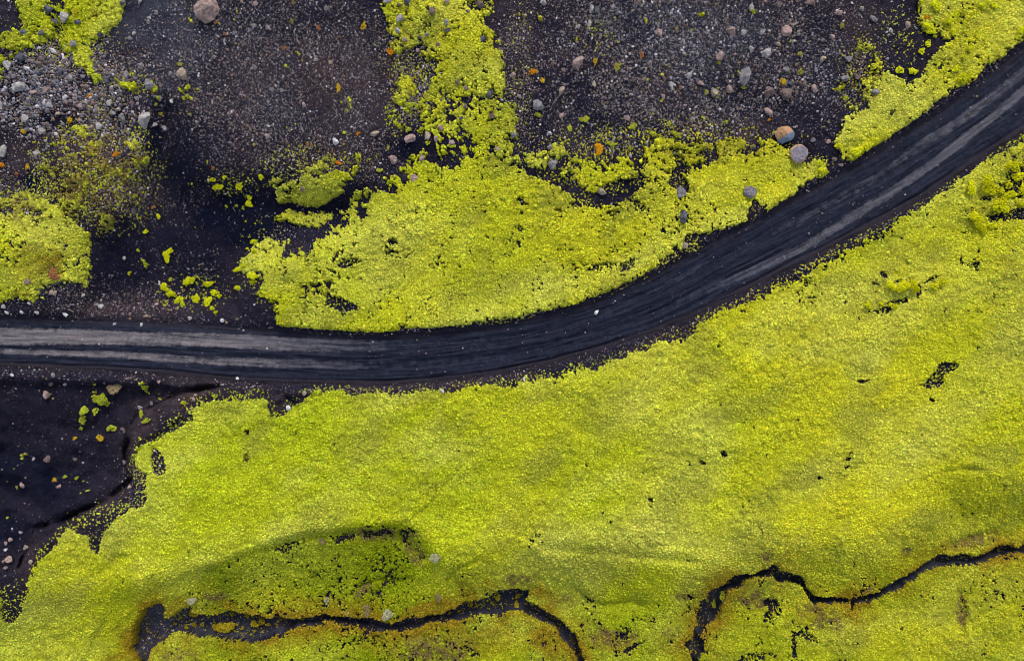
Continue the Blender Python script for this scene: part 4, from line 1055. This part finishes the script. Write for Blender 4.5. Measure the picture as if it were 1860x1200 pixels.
# lichen tufts: orange and yellow crusts on the ash
LICH = {
 'orange': ((.36, .13, .008), 'orange'), 'yellow': ((.36, .24, .012), 'yellow'), 'pale': ((.34, .30, .17), 'pale'), 'brown': ((.16, .11, .055), 'brown')}
LICHENS = [
 (1088, 271, 21, 22, 'orange2', 'bright orange lichen cushion standing out above the oval moss patch'),
 (967, 132, 16, 14, 'orange', 'orange lichen right of the moss tongue, upper of a pair'), (985, 147, 10, 12, 'yellow', 'small amber lichen, lower of a pair right of the moss tongue'),
 (1081, 112, 12, 13, 'yellow', 'yellow lichen tuft beside the crumbling pink boulder'), (1422, 149, 13, 14, 'yellow', 'yellow lichen tuft above the crumbly brown boulder pair'),
 (1121, 123, 14, 18, 'olive', 'olive yellow lichen tuft on gravel right of the yellow tuft'), (1283, 169, 10, 11, 'olive', 'olive lichen tuft beside a tan stone on the upper right gravel'),
 (1396, 219, 7, 7, 'orange', 'tiny orange lichen dot above the rusty boulder'), (1165, 101, 12, 13, 'rusty', 'rusty red tuft in the middle of the upper right gravel'), (1229, 52, 6, 6, 'yellow', 'tiny amber lichen dot near the top of the upper right gravel'),
 (1452, 99, 11, 11, 'olive', 'olive lichen tuft below the pinkish boulder near the top right'), (1453, 132, 17, 12, 'olive', 'flat olive lichen tuft between stones of the upper right gravel'), (1679, 35, 11, 9, 'orange', 'orange lichen at the left rim of the clumpy moss strip'),
 (1528, 48, 10, 11, 'olive', 'olive lichen tuft near the right end of the gravel'), (128, 220, 13, 12, 'yellow', 'amber lichen on the dark ridge below the scree'), (44, 239, 11, 11, 'yellow', 'amber lichen left of the dark ridge at the left'),
 (184, 260, 12, 15, 'olive', 'olive lichen on brown ash above the mossy slope at the left'), (212, 280, 16, 11, 'orange', 'orange lichen on the mossy slope left of the hollow'), (5, 300, 13, 11, 'orange', 'orange lichen cut by the left edge'),
 (163, 175, 10, 8, 'orange', 'orange lichen among the scree stones'), (277, 169, 8, 6, 'orange', 'orange lichen under the grey boulder of the moss strip'), (32, 316, 10, 8, 'rusty', 'rusty lichen near the left edge above the mound'), (51, 304, 9, 11, 'yellow', 'amber lichen above the moss mound'),
 (168, 245, 13, 9, 'olive', 'olive lichen beside a flat pale stone under the scree'), (393, 42, 8, 8, 'rusty', 'small rusty stone-like lichen touching the largest boulder'), (410, 63, 9, 9, 'rusty', 'rusty red lichen right of the largest boulder'), (328, 118, 12, 10, 'olive', 'olive lichen clump just above the squarish tan boulder'),
 (661, 49, 14, 16, 'yellow', 'amber lichen left of the moss tongue near the top'), (709, 96, 14, 15, 'orange', 'orange lichen on the left rim of the moss tongue'), (615, 160, 9, 18, 'yellow', 'upright amber lichen streak in the middle of the brown gravel'), (579, 51, 11, 10, 'rusty', 'rusty lichen on grey gravel left of the amber one'),
 (531, 39, 9, 10, 'olive', 'olive lichen speck on the grey gravel near the top'), (517, 89, 10, 10, 'rusty', 'rusty lichen at the middle left of the brown gravel'), (651, 243, 9, 10, 'orange', 'orange lichen low on the brown gravel'), (615, 296, 17, 8, 'orange', 'flat orange lichen at the top of the small moss island'), (558, 261, 8, 10, 'rusty', 'rusty lichen left of the whitish stone'),
 (184, 795, 15, 14, 'yellow', 'yellow tuft on black ash below the green tufts'), (137, 796, 10, 9, 'yellow', 'round yellow tuft left on the black ash'), (100, 871, 11, 9, 'yellow', 'yellow tuft low in the black basin'),
 (211, 705, 28, 26, 'pinkb', 'pinkish brown tuft joined to a green cushion south of the road'), (104, 500, 26, 22, 'rusty', 'large rusty patch on the edge of the moss mound'),
 (388, 305, 9, 9, 'rusty', 'rusty lichen at the top of the dark hollow'), (279, 377, 9, 9, 'rusty', 'rusty speck on the left slope of the dark hollow'),
 (595, 1087, 14, 15, 'pale', 'pale crusty clump on moss, left of the stream bank row'), (705, 1112, 23, 26, 'pale', 'largest pale crusty clump right above the lower left stream'), (668, 1104, 20, 26, 'brown', 'brown crusty clump beside the largest pale clump'), (633, 1109, 14, 16, 'pale', 'small pale clump above the lower left stream'),
 (792, 1008, 23, 22, 'pale', 'pale grey clump at the end of the dark crest line'), (797, 1080, 17, 18, 'brown', 'brown clump above the lower left stream at its middle'), (352, 1087, 20, 18, 'pale', 'pale tan clump near the head of the lower left stream'), (588, 980, 14, 15, 'brown', 'brown clump on the dark crest line'),
]
LC = {'orange': (.34, .125, .008), 'orange2': (.46, .20, .006), 'yellow': (.34, .215, .012), 'olive': (.19, .175, .03), 'rusty': (.21, .085, .035), 'pinkb': (.21, .15, .08), 'pale': (.25, .23, .13), 'brown': (.16, .12, .05)}
for i, (x, y, w, h, tint, lab) in enumerate(LICHENS):
    o = place('lichen_tuft', cushion_for(i, max(w, h)), x, y, w, h, min(w, h) * S * .55, r_.uniform(-.3, .3) + math.pi * r_.randint(0, 1), .18, LC[tint])
    props(o, lab, 'lichen')

# single moss cushions
LIME = (.37, .385, .006)
MC = {
 'hollow': ('lime moss cushion standing alone on the black ash of the hollow', 'moss cushions in the dark hollow', LIME, [
   (305, 466, 18, 24), (311, 456, 14, 16), (344, 511, 23, 17), (352, 508, 12, 14), (380, 516, 22, 13), (300, 522, 22, 16), (313, 534, 22, 16), (326, 545, 20, 14), (333, 552, 14, 12), (379, 548, 15, 26), (386, 560, 10, 12), (357, 543, 16, 24), (392, 532, 18, 16), (400, 538, 10, 10), (437, 489, 26, 13), (446, 484, 12, 10), (461, 502, 20, 16), (459, 512, 16, 10), (433, 523, 15, 12), (465, 457, 13, 9), (453, 371, 20, 13), (436, 339, 17, 17), (397, 340, 22, 14), (387, 327, 12, 11), (289, 393, 11, 11), (267, 421, 11, 12), (311, 508, 8, 8), (393, 567, 9, 9), (236, 496, 9, 10), (463, 439, 17, 8), (450, 452, 9, 6), (454, 360, 9, 12), (475, 322, 14, 12), (408, 322, 10, 9)]),
 'basin': ('green moss cushion standing alone on black ash south of the road', 'moss cushions in the black basin', (.25, .27, .02), [
   (173, 697, 9, 9), (184, 724, 30, 26), (195, 731, 14, 16), (176, 746, 15, 15), (155, 745, 18, 20), (152, 762, 16, 18), (149, 777, 10, 9), (205, 777, 18, 16), (258, 750, 11, 16), (268, 763, 18, 12), (335, 731, 13, 10), (391, 719, 15, 9), (120, 865, 9, 8), (140, 867, 10, 8)]),
 'stream': ('ochre moss islet in the dark bed of the lower left stream', 'moss islets in the lower left stream', (.235, .175, .010), [
   (344, 1119, 24, 17), (391, 1144, 24, 24), (409, 1143, 26, 24), (398, 1150, 22, 14), (443, 1124, 9, 14), (456, 1139, 22, 15), (470, 1135, 18, 13), (360, 1140, 8, 11), (333, 1145, 12, 12), (389, 1120, 8, 10), (523, 1125, 9, 12), (853, 1101, 15, 14), (903, 1089, 14, 18), (940, 1088, 11, 9), (938, 1106, 13, 18), (951, 1114, 11, 13), (922, 1111, 12, 11), (832, 1116, 7, 6), (434, 1147, 10, 9), (457, 1153, 6, 6), (424, 1140, 7, 7), (878, 1095, 6, 6), (320, 1128, 9, 7), (372, 1126, 9, 7), (415, 1122, 11, 8), (482, 1140, 12, 9), (500, 1134, 8, 8), (545, 1130, 10, 7), (345, 1140, 12, 9), (590, 1127, 8, 5), (892, 1100, 10, 8), (865, 1106, 9, 7), (968, 1104, 9, 8), (815, 1120, 9, 6), (702, 1137, 7, 5), (310, 1138, 10, 8)]),
 'stream2': ('lime moss islet by the bend of the lower right stream', 'moss islets in the lower right stream', (.25, .26, .02), [
   (1301, 1103, 13, 17), (1289, 1095, 8, 9), (1316, 1082, 16, 28), (1310, 1117, 9, 9), (1275, 1109, 10, 5), (1246, 1178, 10, 10)]),
 'strip': ('rounded lime moss cushion at the ragged edge of the clumpy moss strip', 'moss cushions of the clumpy strip', (.38, .385, .008), [
   (1727, 60, 14, 14), (1731, 129, 17, 16), (1744, 145, 25, 22), (1681, 52, 22, 18), (1688, 60, 20, 14), (1672, 95, 14, 13), (1684, 80, 14, 13), (1632, 129, 15, 18), (1656, 131, 19, 16), (1637, 158, 8, 7), (1800, 15, 16, 12), (1744, 107, 12, 11), (1848, 60, 17, 16), (1841, 71, 10, 10), (1552, 277, 26, 20), (1519, 267, 16, 10), (1569, 272, 14, 12), (1755, 92, 14, 14), (1489, 312, 17, 14), (1485, 298, 14, 12), (1697, 68, 9, 9), (1718, 42, 20, 16), (1668, 4, 10, 13), (1695, 15, 22, 24), (1668, 18, 9, 12), (1735, 28, 18, 18), (1778, 14, 16, 12), (1534, 178, 8, 12)]),
 'east': ('plump lime moss cushion bordered by dark gaps near the right edge', 'plump cushions near the right edge', (.40, .385, .006), [
   (1783, 336, 30, 30), (1788, 348, 26, 20), (1807, 375, 28, 28), (1817, 381, 22, 18), (1828, 356, 30, 18), (1767, 404, 30, 24), (1760, 395, 20, 22), (1796, 412, 17, 12), (1781, 420, 18, 16), (1844, 322, 24, 20), (1852, 347, 22, 22), (1828, 338, 17, 16), (1812, 348, 15, 16), (1831, 305, 26, 26), (1815, 402, 10, 11), (1849, 300, 12, 12), (1857, 253, 12, 16), (1703, 513, 17, 16), (1612, 520, 26, 18), (1632, 521, 26, 24), (1652, 522, 22, 26), (1690, 520, 18, 14), (1597, 551, 14, 8), (1617, 556, 16, 14), (1572, 555, 18, 14), (1757, 345, 20, 30), (1848, 372, 24, 12)]),
 'north': ('small moss tuft among the gravel north of the oval moss patch', 'moss tufts on the northern gravel', (.25, .26, .02), [
   (1350, 160, 14, 7), (1305, 114, 10, 6), (977, 209, 14, 10), (777, 260, 14, 9), (745, 192, 20, 14), (742, 236, 13, 9), (705, 270, 6, 11), (820, 266, 16, 8), (1228, 245, 20, 14), (1150, 230, 18, 14), (1186, 244, 16, 12), (1061, 218, 20, 14), (1536, 180, 8, 10), (1690, 45, 9, 9), (907, 282, 16, 9), (690, 310, 12, 9), (1035, 235, 14, 12), (1366, 20, 10, 9), (1257, 56, 7, 6), (1145, 270, 14, 8), (1110, 262, 18, 9), (1215, 225, 8, 12)]),
}
for key, (lab, grp, colr, items) in MC.items():
    for i, (x, y, w, h) in enumerate(items):
        o = place('moss_cushion', cushion_for(i, max(w, h)), x, y, w, h, min(w, h) * S * (.85 if key == 'east' else .6) + .04, r_.uniform(-.25, .25) + math.pi * r_.randint(0, 1), .2,
                  tuple(np.array(colr) * r_.uniform(.8, 1.15)))
        props(o, None, 'moss')
        ask(o, x, y, max(w, h), {'stream': 'ochre moss islet', 'stream2': 'moss islet', 'basin': 'green moss cushion', 'north': 'moss tuft'}.get(key, 'lime moss cushion'), grp)
write_labels()
